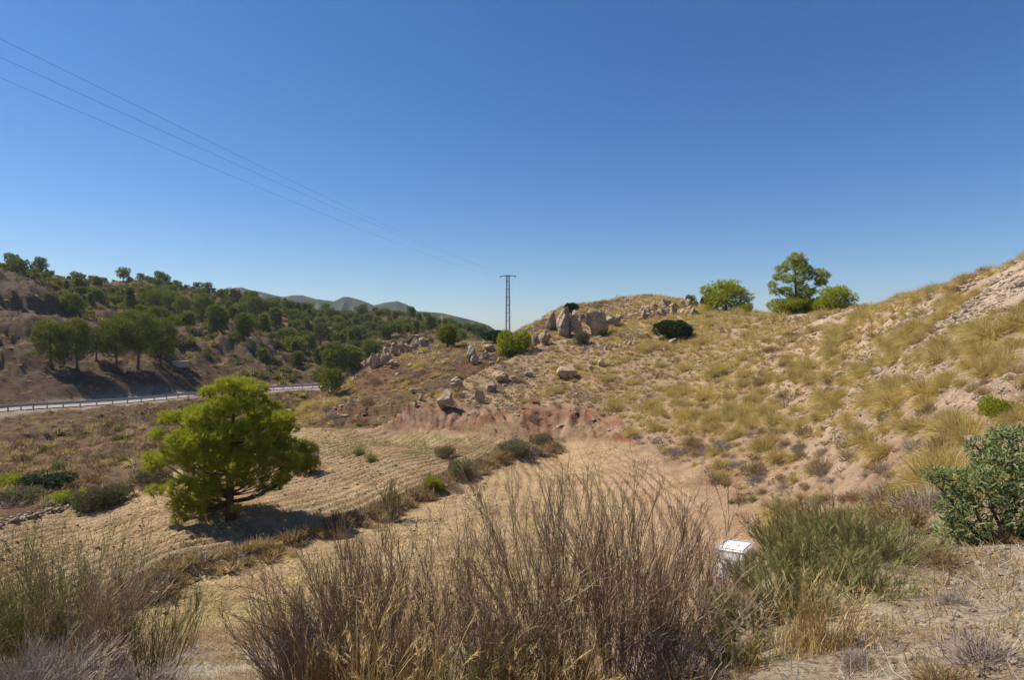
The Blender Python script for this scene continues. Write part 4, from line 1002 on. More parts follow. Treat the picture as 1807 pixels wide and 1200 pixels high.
# valley floor, road bank and far hills: low scrub
vx, vy = jgrid(-95, -8, 30, 125, .85); k = (np.abs(vx/vy) < .98); vx, vy = vx[k], vy[k]
rd, _, _ = poly_dist(vx, vy, ROAD[:, :2]); ok = (G(dB2, vx, vy) > .8) & (G(fd, vx, vy) > .8) & ((rd > 4.6) | (rd < -6.5)) & (G(hillm, vx, vy) < .4)
ok &= rng.random(len(vx)) < np.where(vnoise(vx/6, vy/6, 420) > .30, .92, .5)
ok &= ~((rd > 4) & (rd < 11) & (rng.random(len(vx)) < .5)); ok &= G(clf, vx, vy) < .5+.6*(rng.random(len(vx)) < .6)
vx, vy = vx[ok], vy[ok]; vz = H(vx, vy); v = visible(vx, vy, vz+.7); vx, vy, vz = vx[v], vy[v], vz[v]
vs = rng.uniform(.55, 1.4, len(vx))*np.where(poly_dist(vx, vy, ROAD[:, :2])[0] > -18, .6, 1); vk = rng.choice(4, len(vx), p=[.10, .30, .14, .46])
fx, fy = jgrid(-270, 0, 118, 320, 2.6); k = (np.abs(fx/fy) < .98) & (rng.random(len(fx)) < .75); fx, fy = fx[k], fy[k]
rd, _, _ = poly_dist(fx, fy, ROAD[:, :2]); k = (np.abs(rd) > 5) & (G(farm, fx, fy) > .5); fx, fy = fx[k], fy[k]
fz = H(fx, fy); v = visible(fx, fy, fz+1.5); fx, fy, fz = fx[v], fy[v], fz[v]; fs = rng.uniform(1.3, 2.8, len(fx)); fk = rng.choice(4, len(fx), p=[.14, .30, .10, .46])
for (xx, yy, zz, ss, kk) in ((vx, vy, vz, vs, vk), (fx, fy, fz, fs, fk)):
    for kd, lo in ((0, lo_e), (1, lo_o), (2, lo_g), (3, lo_b)):
        m = kk == kd; tm = list(lo[kd % 3]); tm[4] = tm[4]+kd; tm[5] = tm[5]+kd
        merge(a2, tm, xx[m], yy[m], zz[m]-.05, ss[m], rng, .2)
# green low bushes sprinkled over the far slopes
bl = shrub_mesh('lo_green', 160, .9, .8, .14, M_needle_far, 390, 2); tb = list(arrays(bl)); tb[4] = tb[4]+4; tb[5] = tb[5]+4
m = rng.random(len(fx)) < .75; merge(a2, tb, fx[m], fy[m], fz[m]-.05, fs[m]*.62, rng, .2)
m = rng.random(len(vx)) < .05; merge(a2, tb, vx[m], vy[m], vz[m]-.05, vs[m]*.6, rng, .2)
tag(link('hillside_grass', a0.mesh('hillside_grass', [M_esparto, M_ochre])), 'countless small dry grass tufts covering the hillside', None, None, 'stuff')
tag(link('hillside_scrub', a1.mesh('hillside_scrub', [M_grey, M_brownleaf])), 'low grey and brown scrub between the tufts of the hillside', None, None, 'stuff')
tag(link('valley_scrub', a2.mesh('valley_scrub', [M_esparto, M_ochre, M_grey, M_brownleaf, M_needle_far])), 'low golden and brown scrub on the valley floor and far slopes', None, None, 'stuff')

# pines over the far hills
far_v = []
for k_, (wd, ht, bs, n, shp) in enumerate([(6.5, 5.8, 1.6, 11, 'flat'), (5.2, 5.6, .8, 11, 'round'), (4.2, 5.0, .5, 9, 'round'), (5.5, 4.2, .6, 9, 'round'), (3.6, 5.8, .6, 9, 'cone')]):
    far_v.append(pine_parts('hill_pine_%s' % 'abcde'[k_], ht, .2, rand_clumps(wd, ht, bs, n+5, 80+k_, shp, .20), 3000, .55, .17, M_needle_far, 90+k_, .85, 5, sub=0, trunkmi=0))
tx, ty = jgrid(-290, 10, 95, 325, 5.4); k = (np.abs(tx/ty) < .97); tx, ty = tx[k], ty[k]
rd, _, _ = poly_dist(tx, ty, ROAD[:, :2]); k = ((rd > 15) | (rd < -60)) & (G(farm, tx, ty) > .5) & (G(clf, tx, ty) < .3); tx, ty = tx[k], ty[k]
tz = H(tx, ty); tpx = 903.5+1000*tx/ty; tpy = 590-(tz-CZ)/ty*1000
# wooded upper slope, barer sunny spur, bare right flank
dn = vnoise(tx/26, ty/26, 440)*.75+.25*vnoise(tx/9, ty/9, 441)
pt = sstep(.12, .34, dn)*.97; pt = np.where((tpx > 300) & (tpx < 460) & (tpy > 590), .04, pt); pt = np.where((tpx > 620) & (tpy < 575), pt*.45, pt)
pt = np.where((tpx > 480) & (tpx < 800) & (tpy > 575), np.maximum(pt, .6), pt); pt = np.where(tpx > 860, 0, pt)
k = rng.random(len(tx)) < pt; tx, ty, tz = tx[k], ty[k], tz[k]
mp = np.array(MIDP); k = np.array([np.min(np.hypot(mp[:, 0]-a, mp[:, 1]-b)) > 6 for a, b in zip(tx, ty)]); tx, ty, tz = tx[k], ty[k], tz[k]
v = visible(tx, ty, tz+3.5); tx, ty, tz = tx[v], ty[v], tz[v]; ts = np.clip(np.exp(rng.normal(size=len(tx))*.34)*.62, .3, 1.15); tk = rng.integers(0, 5, len(tx))
tpx = 903.5+1000*tx/ty; tpy = 590-(tz-CZ)/ty*1000
ts = np.where((tpy < 525) & (tpx < 480), ts*.68, ts); ts = np.where((tpy < 480) & (tpx < 60), ts*.75, ts); o_ = np.argsort(-ts/ty); fa = Acc(); print('far pines', len(tx), 'hill plants', len(X), 'valley', len(vx), len(fx))
SH = ['flat topped', 'rounded', 'slim rounded', 'squat', 'pointed']
for q, i in enumerate(o_):
    if q < 270:
        ob_ = link('pine_tree', far_v[tk[i]], None, (tx[i], ty[i], tz[i]-.2), rng.uniform(0, 6), float(ts[i]))
        REP.append((ob_, ('small ' if ts[i] < .6 else 'tall ' if ts[i] > .85 else '')+SH[tk[i]]+' pine', 'pine tree', tpx[i], tpy[i]))
    else:
        merge(fa, arrays(far_v[tk[i]]), tx[i:i+1], ty[i:i+1], tz[i:i+1]-.2, ts[i:i+1], rng)
if fa.n: tag(link('distant_pines', fa.mesh('distant_pines', [M_bark, M_needle_far])), 'far off pines scattered over the back of the hills', None, None, 'stuff')
for px, dp, vv, sc, lb in [(22, 0, 0, .9, 'pine at the far left end of the crest'), (72, 0, 1, 1.05, 'round pine standing up alone on the left crest'), (136, 0, 3, .8, 'low pine on the left crest'), (218, 0, 0, .95, 'umbrella pine on the left crest left of centre'), (292, 0, 3, .8, 'small pine on the long crest'),
                    (348, 0, 1, .75, 'first of a close pair of crest pines'), (366, 0, 0, .85, 'second of a close pair of crest pines'), (575, 0, 1, 1.15, 'round dark pine on the middle crest below the far mountains'), (640, 0, 1, .9, 'left one of the lone pines on the bare crest'), (684, 0, 3, .85, 'low pine on the bare crest'), (726, 0, 2, 1.2, 'tallest lone pine on the bare crest'), (753, 0, 0, .7, 'small flat lone pine right end of the bare crest')]:
    D_ = np.arange(180, 330, 2.0); hx_ = (px-903.5)/FPX*D_; e_ = (H(hx_, D_)-CZ)/D_; i = int(np.argmax(e_))
    tag(link('pine_tree', far_v[vv], None, (hx_[i], D_[i], e_[i]*D_[i]+CZ-.15), px*.3, sc), lb, 'pine tree')

# ---------------------------------------------------------------- field bank growth
seg = np.r_[0, np.cumsum(np.hypot(*np.diff(BANK, axis=0).T))]
a3 = Acc(); bk = []
for i in range(2100):
    s = rng.uniform(seg[1]-14, seg[-1]+.5); x = np.interp(s, seg, BANK[:, 0])+rng.normal()*.55-.3; y = np.interp(s, seg, BANK[:, 1])+rng.normal()*.45+.1
    gapf = vnoise(np.array([s/3.5]), np.array([1.5]), 450)[0]
    if rng.random() > .55+.7*gapf: continue
    bk.append((x, y, s))
bk = np.array(bk); bz = H(bk[:, 0], bk[:, 1]); bs = rng.uniform(.45, 1.1, len(bk)); bkk = rng.choice(3, len(bk), p=[.55, .15, .30])
for i in range(len(bk)):
    ms, nm, lb, ct = [(hi_o, 'grass_tuft', 'golden grass tuft', 'grass tuft'), (hi_g, 'dry_shrub', 'grey brittle cushion shrub', 'shrub'), (hi_b, 'dry_shrub', 'brown cushion shrub', 'shrub')][bkk[i]]
    if i < 200:
        ob_ = link(nm, ms[i % 3], None, (bk[i, 0], bk[i, 1], bz[i]-.03), rng.uniform(0, 6), float(bs[i]))
        REP.append((ob_, lb+' on bank', ct, 903.5+1000*bk[i, 0]/bk[i, 1], 590-1000*(bz[i]-CZ)/bk[i, 1]))
    else:
        tm = list(arrays(ms[i % 3])) if False else list([lo_o, lo_g, lo_b][bkk[i]][i % 3]); tm[4] = tm[4]+int(bkk[i]); tm[5] = tm[5]+int(bkk[i])
        merge(a3, tm, bk[i:i+1, 0], bk[i:i+1, 1], bz[i:i+1]-.03, bs[i:i+1], rng)
tag(link('bank_grass', a3.mesh('bank_grass', [M_ochre, M_grey, M_brownleaf])), 'dry weeds filling the bank that divides the field', None, None, 'stuff')
# stubble and weeds on the field
def blades_stuff(name, label, x, y, L, w, mats, seed, tilt=.5, droop=.15, K=3, mi=None):
    r = np.random.default_rng(seed); n = len(x); a = Acc(); an = r.uniform(0, 6.28, n); ti = r.random(n)*tilt
    d = np.c_[np.cos(an)*np.sin(ti), np.sin(an)*np.sin(ti), np.cos(ti)]
    pts = curve_pts(np.c_[x, y, H(x, y)-.02], d, L, droop, .15, K, r); ribbons(a, pts, w, r.random(n), 0, r)
    tag(link(name, a.mesh(name, mats)), label, None, None, 'stuff')
def clumpy(n, fx_, fy_, per, sp, cond):
    x = fx_(n); y = fy_(n); k = cond(x, y); x, y = x[k], y[k]; x = np.repeat(x, per)+rng.normal(size=len(x)*per)*sp; y = np.repeat(y, per)+rng.normal(size=len(y)*per)*sp; return x, y
def infield(x, y): return (G(fieldm, x, y) > .7)
x, y = clumpy(5200, lambda n: rng.uniform(-22, 16, n), lambda n: rng.uniform(15, 50, n), 7, .10, lambda x, y: infield(x, y) & (vnoise(x/4, y/4, 460)*.6+vnoise(x/1.3, y/1.3, 461)*.4 > np.where(G(dB, x, y) < 0, .42, .56)))
blades_stuff('field_stubble', 'thin straw coloured stubble and weeds on the ploughed field', x, y, rng.uniform(.08, .24, len(x)), .014, [M_ochre], 461, .9)
x, y = clumpy(2600, lambda n: rng.uniform(-17, 4, n), lambda n: rng.uniform(38, 50, n), 8, .16, lambda x, y: infield(x, y) & (G(dB, x, y) > 0) & (vnoise(x/3, y/3, 463) > .5))
blades_stuff('green_weeds', 'sparse pale green weeds at the back of the field', x, y, rng.uniform(.12, .32, len(x)), .022, [M_lime], 464, .9)
# stones and clods
def stone_tmpl(seed):
    bm = bmesh.new(); bmesh.ops.create_icosphere(bm, subdivisions=1, radius=1)
    r = random.Random(seed)
    for v in bm.verts: v.co *= r.uniform(.65, 1.15); v.co.z *= .62
    me = bpy.data.meshes.new('t'); bm.to_mesh(me); bm.free(); return arrays(me)
ST = [stone_tmpl(i) for i in range(5)]
a4 = Acc(); a5 = Acc()
def stones(acc, x, y, s):
    z = H(x, y)
    for j in range(5):
        m = np.arange(len(x)) % 5 == j; merge(acc, ST[j], x[m], y[m], z[m]+s[m]*.1, s[m], rng)
x = rng.uniform(.6, 34, 34000); y = 2.6+33*rng.random(34000)**1.5; k = (G(pale, x, y)*G(hillm, x, y)+.9*G(nearm, x, y)*(x > 2) > .25) & (np.abs(x/y) < .95) & (vnoise(x/1.5, y/1.5, 470) > .38); x, y = x[k], y[k]
stones(a4, x, y, np.exp(rng.normal(size=len(x))*.55)*.0022*np.hypot(x, y)+.016)
x = rng.uniform(-20, 34, 20000); y = rng.uniform(24, 95, 20000); k = (G(hillm, x, y) > .3) & (vnoise(x/3, y/3, 471) > .45); x, y = x[k], y[k]
stones(a4, x, y, np.exp(rng.normal(size=len(x))*.6)*.0013*np.hypot(x, y)+.01)
tag(link('slope_stones', a4.mesh('slope_stones', [M_stone])), 'loose pale stones littering the slopes', None, None, 'stuff')
x = rng.uniform(-24, 16, 30000); y = rng.uniform(15, 50, 30000); k = infield(x, y) & (vnoise(x/3, y/3, 472)+.25*(G(dB, x, y) > 0)+.3*(G(redf, x, y)) > .55); x, y = x[k], y[k]
M_clod = rock_mat('earth_clods', (0.56, 0.43, 0.29), (0.44, 0.32, 0.21), (.85, .85, .85), 3.0)
stones(a5, x, y, np.exp(rng.normal(size=len(x))*.55)*.026)
tag(link('field_clods', a5.mesh('field_clods', [M_clod])), 'dry earth clods and pebbles lying on the ploughed field', None, None, 'stuff')

# ---------------------------------------------------------------- foreground shrubs
def broom(px, D, topy, radpx, n0, n1, n2, mat, label, seed, lean=(0, 0), up=.16, rf=1.0, name='broom_shrub', spread=1.0, cat='shrub', tintbias=0., dz=0., leaf=None, l1=.34, l2=.17):
    x, y = (px-903.5)/FPX*D, D; z = H1(x, y); Ht = CZ+(590-topy)/FPX*D-z; Rd = radpx/FPX*D
    r = np.random.default_rng(seed); root = link(name, None, None, (x, y, z)); tag(root, label, cat)
    an = r.uniform(0, 6.283, n0); q = r.random(n0)**.6; ti = q*math.atan2(Rd*spread, Ht*.9)
    d = unit(np.c_[np.cos(an)*np.sin(ti)+lean[0], np.sin(an)*np.sin(ti)+lean[1], np.cos(ti)])
    p0 = np.c_[np.cos(an)*Rd*.22*q, np.sin(an)*Rd*.22*q, np.full(n0, -.05)]
    L0 = Ht*r.uniform(.62, .98, n0)/np.maximum(.6, np.cos(ti))**.6; K0 = 8
    P0 = curve_pts(p0, d, L0, -up*r.uniform(.2, 1, n0)*q, .16, K0, r)
    a = Acc(); twigs(a, P0, .0052*rf*r.uniform(.6, 1.4, n0), .0016*rf, np.clip(r.random(n0)*.7+tintbias, 0, 1)); link('stems', a.mesh(name+'_stems', [mat]), root)
    def child(Pp, n, Lc, sp, tmin):
        N_, K_, _ = Pp.shape; i = np.repeat(np.arange(N_), n); t = r.uniform(tmin, .97, len(i))*(K_-1); k = np.minimum(t.astype(int), K_-2); f = (t-k)[:, None]
        s = Pp[i, k]*(1-f)+Pp[i, k+1]*f; tg = unit(Pp[i, k+1]-Pp[i, k]); dd = unit(tg+r.normal(size=tg.shape)*sp+np.array([0, 0, .18]))
        return s, dd, Ht*Lc*r.uniform(.4, 1.15, len(i))*(1.15-.5*t/(K_-1))
    b = Acc(); s, dd, L = child(P0, n1, l1, .27, .22); P1 = curve_pts(s, dd, L, -.06, .16, 5, r); m = len(P1); tb_ = np.clip(r.random(m)*.85+tintbias+.12*(r.random(m) < .1), 0, 1)
    twigs(b, P1, .0022*rf, .0011*rf, tb_)
    s, dd, L = child(P1, n2, l2, .34, .15); P2 = curve_pts(s, dd, L, -.04, .18, 4, r); m = len(P2)
    twigs(b, P2, .0014*rf, .0007*rf, np.clip(r.random(m)*.9+tintbias+.15*(r.random(m) < .08), 0, 1))
    link('twigs', b.mesh(name+'_twigs', [mat]), root)
    if leaf:
        c = Acc(); P3 = np.concatenate([P1, P2[:, :4].repeat(1, 0)[:, [0, 1, 2, 3, 3]]], 0); n = leaf[0]; i = r.integers(0, len(P3), n); k = r.integers(0, 4, n); pp = P3[i, k]; dl = unit(r.normal(size=(n, 3))+np.array([0, 0, .6]))
        ribbons(c, curve_pts(pp, dl, leaf[1], .1, .1, 3, r), leaf[2], r.random(n), 0, r, .6); link('leaves', c.mesh(name+'_leaves', [leaf[3]]), root)
    return root
broom(1085, 4.3, 858, 180, 52, 10, 5, M_twig, 'largest brown leafless broom in the middle of the foreground', 501, (.03, 0), .14, spread=.95)
broom(955, 4.6, 872, 140, 42, 10, 5, M_twig, 'upright brown broom left of the largest one, pale twigs on top', 502, (-.05, 0), .14, tintbias=.12)
broom(800, 4.9, 925, 115, 28, 9, 5, M_twig, 'thin brown broom between two denser ones in the foreground', 503, (-.02, 0), .14)
broom(660, 4.5, 930, 135, 46, 11, 5, M_twig, 'dark brown broom leaning left, left of centre in the foreground', 504, (-.16, 0), .14)
broom(545, 4.6, 1020, 85, 34, 9, 5, M_twig, 'lowest brown broom at the left end of the brown row', 505, (-.22, 0), .12)
broom(1190, 4.0, 985, 100, 26, 9, 5, M_twig, 'crooked bare branches reaching right towards the water container', 506, (.28, .1), .10, rf=1.2)
broom(1425, 5.6, 925, 105, 80, 11, 6, M_gtwig, 'dense green broom in front of the water container', 507, (-.04, 0), .12)
broom(1540, 5.6, 905, 150, 80, 10, 5, M_gtwig, 'widest green broom right of the water container', 508, (.16, 0), .12)
broom(1475, 6.4, 880, 110, 50, 10, 5, M_gtwig, 'green broom rising behind two wider green ones', 509, (.0, 0), .12)
broom(1340, 4.6, 1040, 130, 50, 10, 5, M_gtwig, 'greyish low broom below the green brooms', 510, (-.1, 0), .1, tintbias=.1)
broom(85, 5.0, 950, 115, 48, 10, 5, M_gtwig, 'tall grey green broom at the left side of the foreground', 511, (-.04, 0), .14)
broom(165, 4.9, 985, 105, 42, 9, 5, M_twig, 'brownish grey broom grown into the tall one at the left', 512, (.10, 0), .12, tintbias=.2)
broom(270, 5.0, 1050, 75, 34, 9, 4, M_gtwig, 'small slanting green broom right of the tall left broom', 513, (.08, 0), .12)
broom(-20, 4.6, 1010, 90, 40, 10, 5, M_gtwig, 'green broom cut by the left edge of the photo', 514, (-.05, 0), .12)
M_ash = strand_mat('ash_grey_twigs', (0.26, 0.215, 0.17), (0.50, 0.43, 0.35), None, 0, .1)
broom(55, 3.7, 1155, 90, 60, 10, 6, M_ash, 'ash grey dead thorny shrub in the bottom left corner', 515, (0, 0), .02, spread=1.5, l2=.3)
broom(215, 3.8, 1172, 90, 45, 9, 5, M_ash, 'flattened grey dead shrub right of the bottom left corner', 516, (.1, 0), .02, spread=1.6, l2=.3)
broom(690, 25.5, 852, 24, 26, 6, 3, M_gtwig, 'tall wispy grey shrub standing on the middle of the field bank', 517, (0, 0), .1, rf=5)
for k_, (px, D, top, rp, lb) in enumerate([(1640, 7.0, 930, 55, 'brownish dry shrub left of the olive shrub'), (1600, 8.5, 890, 60, 'rusty dry shrub on the near slope above the green brooms'), (1690, 5.4, 985, 60, 'grey straw coloured dry shrub below the olive shrub'),
      (1570, 5.0, 1020, 60, 'low dry shrub at the right foot of the green brooms'), (1380, 13, 900, 50, 'reddish brown dry shrub at the field corner'), (1440, 12, 885, 60, 'tawny shrub behind the green brooms'), (1620, 4.0, 1110, 80, 'matted grey twigs at the lower right'), (1750, 3.6, 1120, 90, 'bleached dead shrub in the bottom right corner')]):
    broom(px, D, top, rp, 45, 8, 5, [M_brownleaf, M_ochre, M_grey, M_grey][k_ % 4] if k_ not in (4, 7) else (M_brownleaf if k_ == 4 else M_ash), lb, 530+k_, (0, 0), .05, rf=1+D*.10, spread=1.5)
def stalks(px, D, topy, n, spr, mat, label, seed, lean=(0, 0), w=.006, heads=True, droop=.2):
    x, y = (px-903.5)/FPX*D, D; z = H1(x, y); Ht = CZ+(590-topy)/FPX*D-z
    r = np.random.default_rng(seed); root = link('tall_grass', None, None, (x, y, z)); tag(root, label, 'tall grass')
    an = r.uniform(0, 6.283, n); ti = r.random(n)*spr; d = unit(np.c_[np.cos(an)*np.sin(ti)+lean[0], np.sin(an)*np.sin(ti)+lean[1], np.cos(ti)])
    p0 = np.c_[r.normal(size=n)*.07, r.normal(size=n)*.07, np.full(n, -.04)]
    P_ = curve_pts(p0, d, Ht*r.uniform(.5, 1.08, n), droop*r.uniform(.2, 1.4, n), .12, 9, r)
    a = Acc(); twigs(a, P_, w*.42, w*.22, r.random(n)); link('stalks', a.mesh('grass_stalks', [mat]), root)
    b = Acc(); m = n*5; an = r.uniform(0, 6.283, m); ti = r.random(m)*(spr*1.8); d = unit(np.c_[np.cos(an)*np.sin(ti), np.sin(an)*np.sin(ti), np.cos(ti)])
    ribbons(b, curve_pts(np.c_[r.normal(size=m)*.09, r.normal(size=m)*.09, np.full(m, -.04)], d, Ht*r.uniform(.2, .55, m), .35, .15, 5, r), w*.8, r.random(m), 0, r); link('blades', b.mesh('grass_blades', [mat]), root)
    if heads:
        c = Acc(); i = np.repeat(np.where(r.random(n) < .6)[0], 16); t = r.uniform(.74, 1, len(i))*8; k = np.minimum(t.astype(int), 7); s = P_[i, k]+(P_[i, k+1]-P_[i, k])*(t-k)[:, None]
        dd = unit(unit(P_[i, 8]-P_[i, 7])+r.normal(size=s.shape)*.28); ribbons(c, curve_pts(s, dd, Ht*.055, .1, .1, 2, r), w*.9, np.clip(r.random(len(i))*.5+.4, 0, 1), 0, r); link('seed_heads', c.mesh('grass_seed_heads', [mat]), root)
stalks(1425, 3.7, 950, 60, .22, M_straw, 'tall straw coloured grass with upright seed heads before the green brooms', 601, (.02, 0))
stalks(1480, 3.6, 990, 50, .34, M_straw, 'straw coloured grass leaning right beside the tallest clump', 602, (.14, 0))
stalks(640, 3.3, 975, 44, .26, M_straw, 'straw coloured grass with arching tips before the dark leaning broom', 603, (.08, 0), droop=.3)
stalks(560, 3.8, 1050, 34, .35, M_straw, 'thin straw coloured grass low at the left of the brown row', 604, (-.05, 0))
stalks(745, 3.2, 1000, 40, .28, M_straw, 'few straw stalks in front of the thin brown broom', 605, (.1, 0), droop=.3)
stalks(900, 3.4, 1050, 30, .4, M_straw, 'golden bent grass stalks low at the centre', 606, (.2, 0), droop=.4)
stalks(120, 4.1, 1060, 12, .5, M_straw, 'loose straw stalks arching over the left brooms', 607, (.25, 0), droop=.3)
stalks(25, 4.4, 1060, 40, .5, M_ochre, 'yellowish grass clump by the left edge', 608, (0, 0), heads=False)
stalks(860, 3.3, 1075, 46, .35, M_lime, 'fresh green stems with tiny leaves at the bottom centre', 609, (.05, 0), w=.005)
stalks(800, 3.3, 1110, 40, .4, M_lime, 'pale green sprigs left of the bottom centre', 610, (-.1, 0), w=.005)
stalks(1110, 3.1, 1160, 12, .5, M_lime, 'small green sprig at the bottom right of centre', 611, (.0, 0), w=.005)
stalks(1660, 4.2, 990, 7, .3, M_straw, 'few single straw stalks on the bare ground at right', 612, (-.05, 0), heads=False)
stalks(1590, 7.5, 905, 26, .5, M_straw, 'pale arching grass behind the green brooms', 613, (.05, 0), w=.010)
for k_, (px, D, top, n_, mt, lb) in enumerate([(1010, 3.3, 1090, 36, M_straw, 'straw grass at the bottom below the largest broom'), (1200, 3.5, 1090, 34, M_straw, 'straw grass right of the largest broom foot'), (1330, 3.6, 1080, 30, M_ochre, 'golden grass between brown and green brooms'),
      (1560, 3.7, 1050, 34, M_straw, 'straw grass on the right below the green brooms'), (500, 4.2, 1080, 26, M_straw, 'thin straw grass left of the brown brooms'), (320, 4.6, 1110, 18, M_ochre, 'golden grass beside the slanting broom'), (1700, 4.4, 1040, 26, M_ochre, 'ochre grass on bare ground below the olive shrub'), (1640, 5.4, 1000, 24, M_ochre, 'ochre grass right of the green brooms'), (1780, 4.0, 1080, 24, M_straw, 'pale grass at the right edge below the olive')]):
    stalks(px, D, top, n_, .45, mt, lb, 620+k_, (.05, 0), w=.005, heads=k_ % 2 == 0, droop=.35)
# olive shrub at the right edge
ocl0 = [(-.10, 0, .80, .26), (.10, .1, .98, .25), (-.30, -.05, .68, .22), (-.50, 0, .72, .13), (-.62, .05, .76, .10), (-.44, -.1, .36, .21), (-.56, -.08, .26, .14), (-.52, -.05, .48, .15), (-.08, -.2, .52, .24), (.20, -.1, .62, .28), (.35, .1, .85, .28), (-.05, -.15, .18, .20), (.12, -.25, .28, .24), (.35, -.1, .30, .28), (.6, .2, .6, .35), (-.18, .15, .98, .12), (-.02, .1, 1.10, .13), (.45, 0, 1.05, .2)]
ocl = [(a*1.06, b, c, r*.80) for a, b, c, r in ocl0]
ms = leafy('olive', 1.5, 1.2, 10500, .066, .015, M_olive, 640, ocl)
Dq = 6.0; ox, oy = (1792-903.5)/FPX*Dq, Dq
place_bush(ms, (ox, oy, H1(ox, oy)-.22), 'leafy grey green olive shrub cut by the right edge of the photo', (1.25, 1.2, 1.14), 0, None, 'olive shrub', 'olive_shrub')
broom(1400, 4.6, 985, 120, 60, 10, 5, M_gtwig, 'lower green broom hiding the foot of the water container', 518, (-.06, 0), .12)
broom(1530, 4.7, 975, 130, 60, 10, 5, M_gtwig, 'lower green broom with brownish foot under the widest one', 519, (.10, 0), .12)
broom(1268, 5.4, 992, 50, 30, 9, 5, M_grey, 'wispy grey shrub just left of the water container foot', 521, (0, 0), .12)
broom(1325, 6.5, 978, 75, 50, 9, 5, M_gtwig, 'small green broom directly before the water container', 520, (0, 0), .12)
# tangled growth between the brooms at the foot of the picture
for k_, (px, D, top, rp, mt, lb) in enumerate([(530, 4.1, 1090, 75, M_grey, 'low greyish tangle at the left foot of the brown brooms'), (720, 3.9, 1060, 90, M_twig, 'low brown tangle under the thin brown broom'),
      (880, 3.8, 1050, 90, M_twig, 'low dark brown tangle left of the largest broom base'), (1180, 3.7, 1100, 80, M_grey, 'grey tangle at the right foot of the largest broom'), (620, 3.7, 1120, 90, M_brownleaf, 'reddish dry tangle at the bottom under the leaning broom'),
      (1290, 3.9, 1090, 80, M_gtwig, 'faded green tangle at the foot of the green brooms'), (1000, 3.5, 1120, 100, M_brownleaf, 'rusty brown tangle at the very bottom centre')]):
    broom(px, D, top, rp, 55, 9, 5, mt, lb, 560+k_, (0, 0), .05, spread=1.3)
# dry ground cover close by
def rd_(a, b): return lambda n: rng.uniform(a, b, n)
gx, gy = jgrid(.6, 9, 2.6, 9, .42); k = (gx/gy > .40) & (gx/gy < .97) & (rng.random(len(gx)) < .30); gx, gy = gx[k], gy[k]; gz = H(gx, gy)
for i in range(len(gx)):
    kk = rng.integers(0, 3); nm, lb, ms_ = [('dry_shrub', 'tiny grey cushion plant', hi_g), ('dry_shrub', 'tiny brown cushion plant', hi_b), ('grass_tuft', 'tiny dry grass tuft', hi_o)][kk]
    ob_ = link(nm, ms_[i % 3], None, (gx[i], gy[i], gz[i]-.01), rng.uniform(0, 6), float(rng.uniform(.16, .38))); REP.append((ob_, lb, 'grass tuft' if kk == 2 else 'shrub', 903.5+1000*gx[i]/gy[i], 590-1000*(gz[i]-CZ)/gy[i]))
x, y = clumpy(9500, rd_(-13, 13), rd_(2.2, 16), 9, .07, lambda x, y: (np.abs(x/y) < .98) & (G(fieldm, x, y) < .6) & (vnoise(x*1.2, y*1.2, 480) > np.where(x > 1.8, .40, .33)))
blades_stuff('dry_grass', 'short dry grass covering the near bank', x, y, rng.uniform(.05, .26, len(x)), .0045+.0006*np.hypot(x, y), [M_ochre], 481, 1.1, .3)
x, y = clumpy(5200, rd_(1.5, 13), rd_(2.2, 16), 8, .09, lambda x, y: (np.abs(x/y) < .98) & (G(fieldm, x, y) < .6) & (vnoise(x*.9, y*.9, 484) > .38))
blades_stuff('dead_twigs', 'grey dead twigs and litter lying on the bare near ground', x, y, rng.uniform(.05, .22, len(x)), .0035+.0004*np.hypot(x, y), [M_ash], 485, 1.45, .1)
# ---------------------------------------------------------------- haze
bm = bmesh.new(); bmesh.ops.create_cube(bm, size=1)
me = bpy.data.meshes.new('haze'); bm.to_mesh(me); bm.free()
hm_ = bpy.data.materials.new('haze_air'); hm_.use_nodes = True; nt = hm_.node_tree; nt.nodes.clear()
pv = nt.nodes.new('ShaderNodeVolumePrincipled'); pv.inputs['Color'].default_value = (.80, .88, 1, 1); pv.inputs['Density'].default_value = .00015; pv.inputs['Anisotropy'].default_value = .2
mo = nt.nodes.new('ShaderNodeOutputMaterial'); nt.links.new(pv.outputs[0], mo.inputs['Volume']); me.materials.append(hm_)
hz = link('haze', me); zmin = float(GZ.min())-1; ztop = 210.0
hz.scale = (6200, 6200, ztop-zmin); hz.location = (0, 0, (ztop+zmin)/2)
tag(hz, 'thin blue summer haze over the valley', None, None, 'stuff')

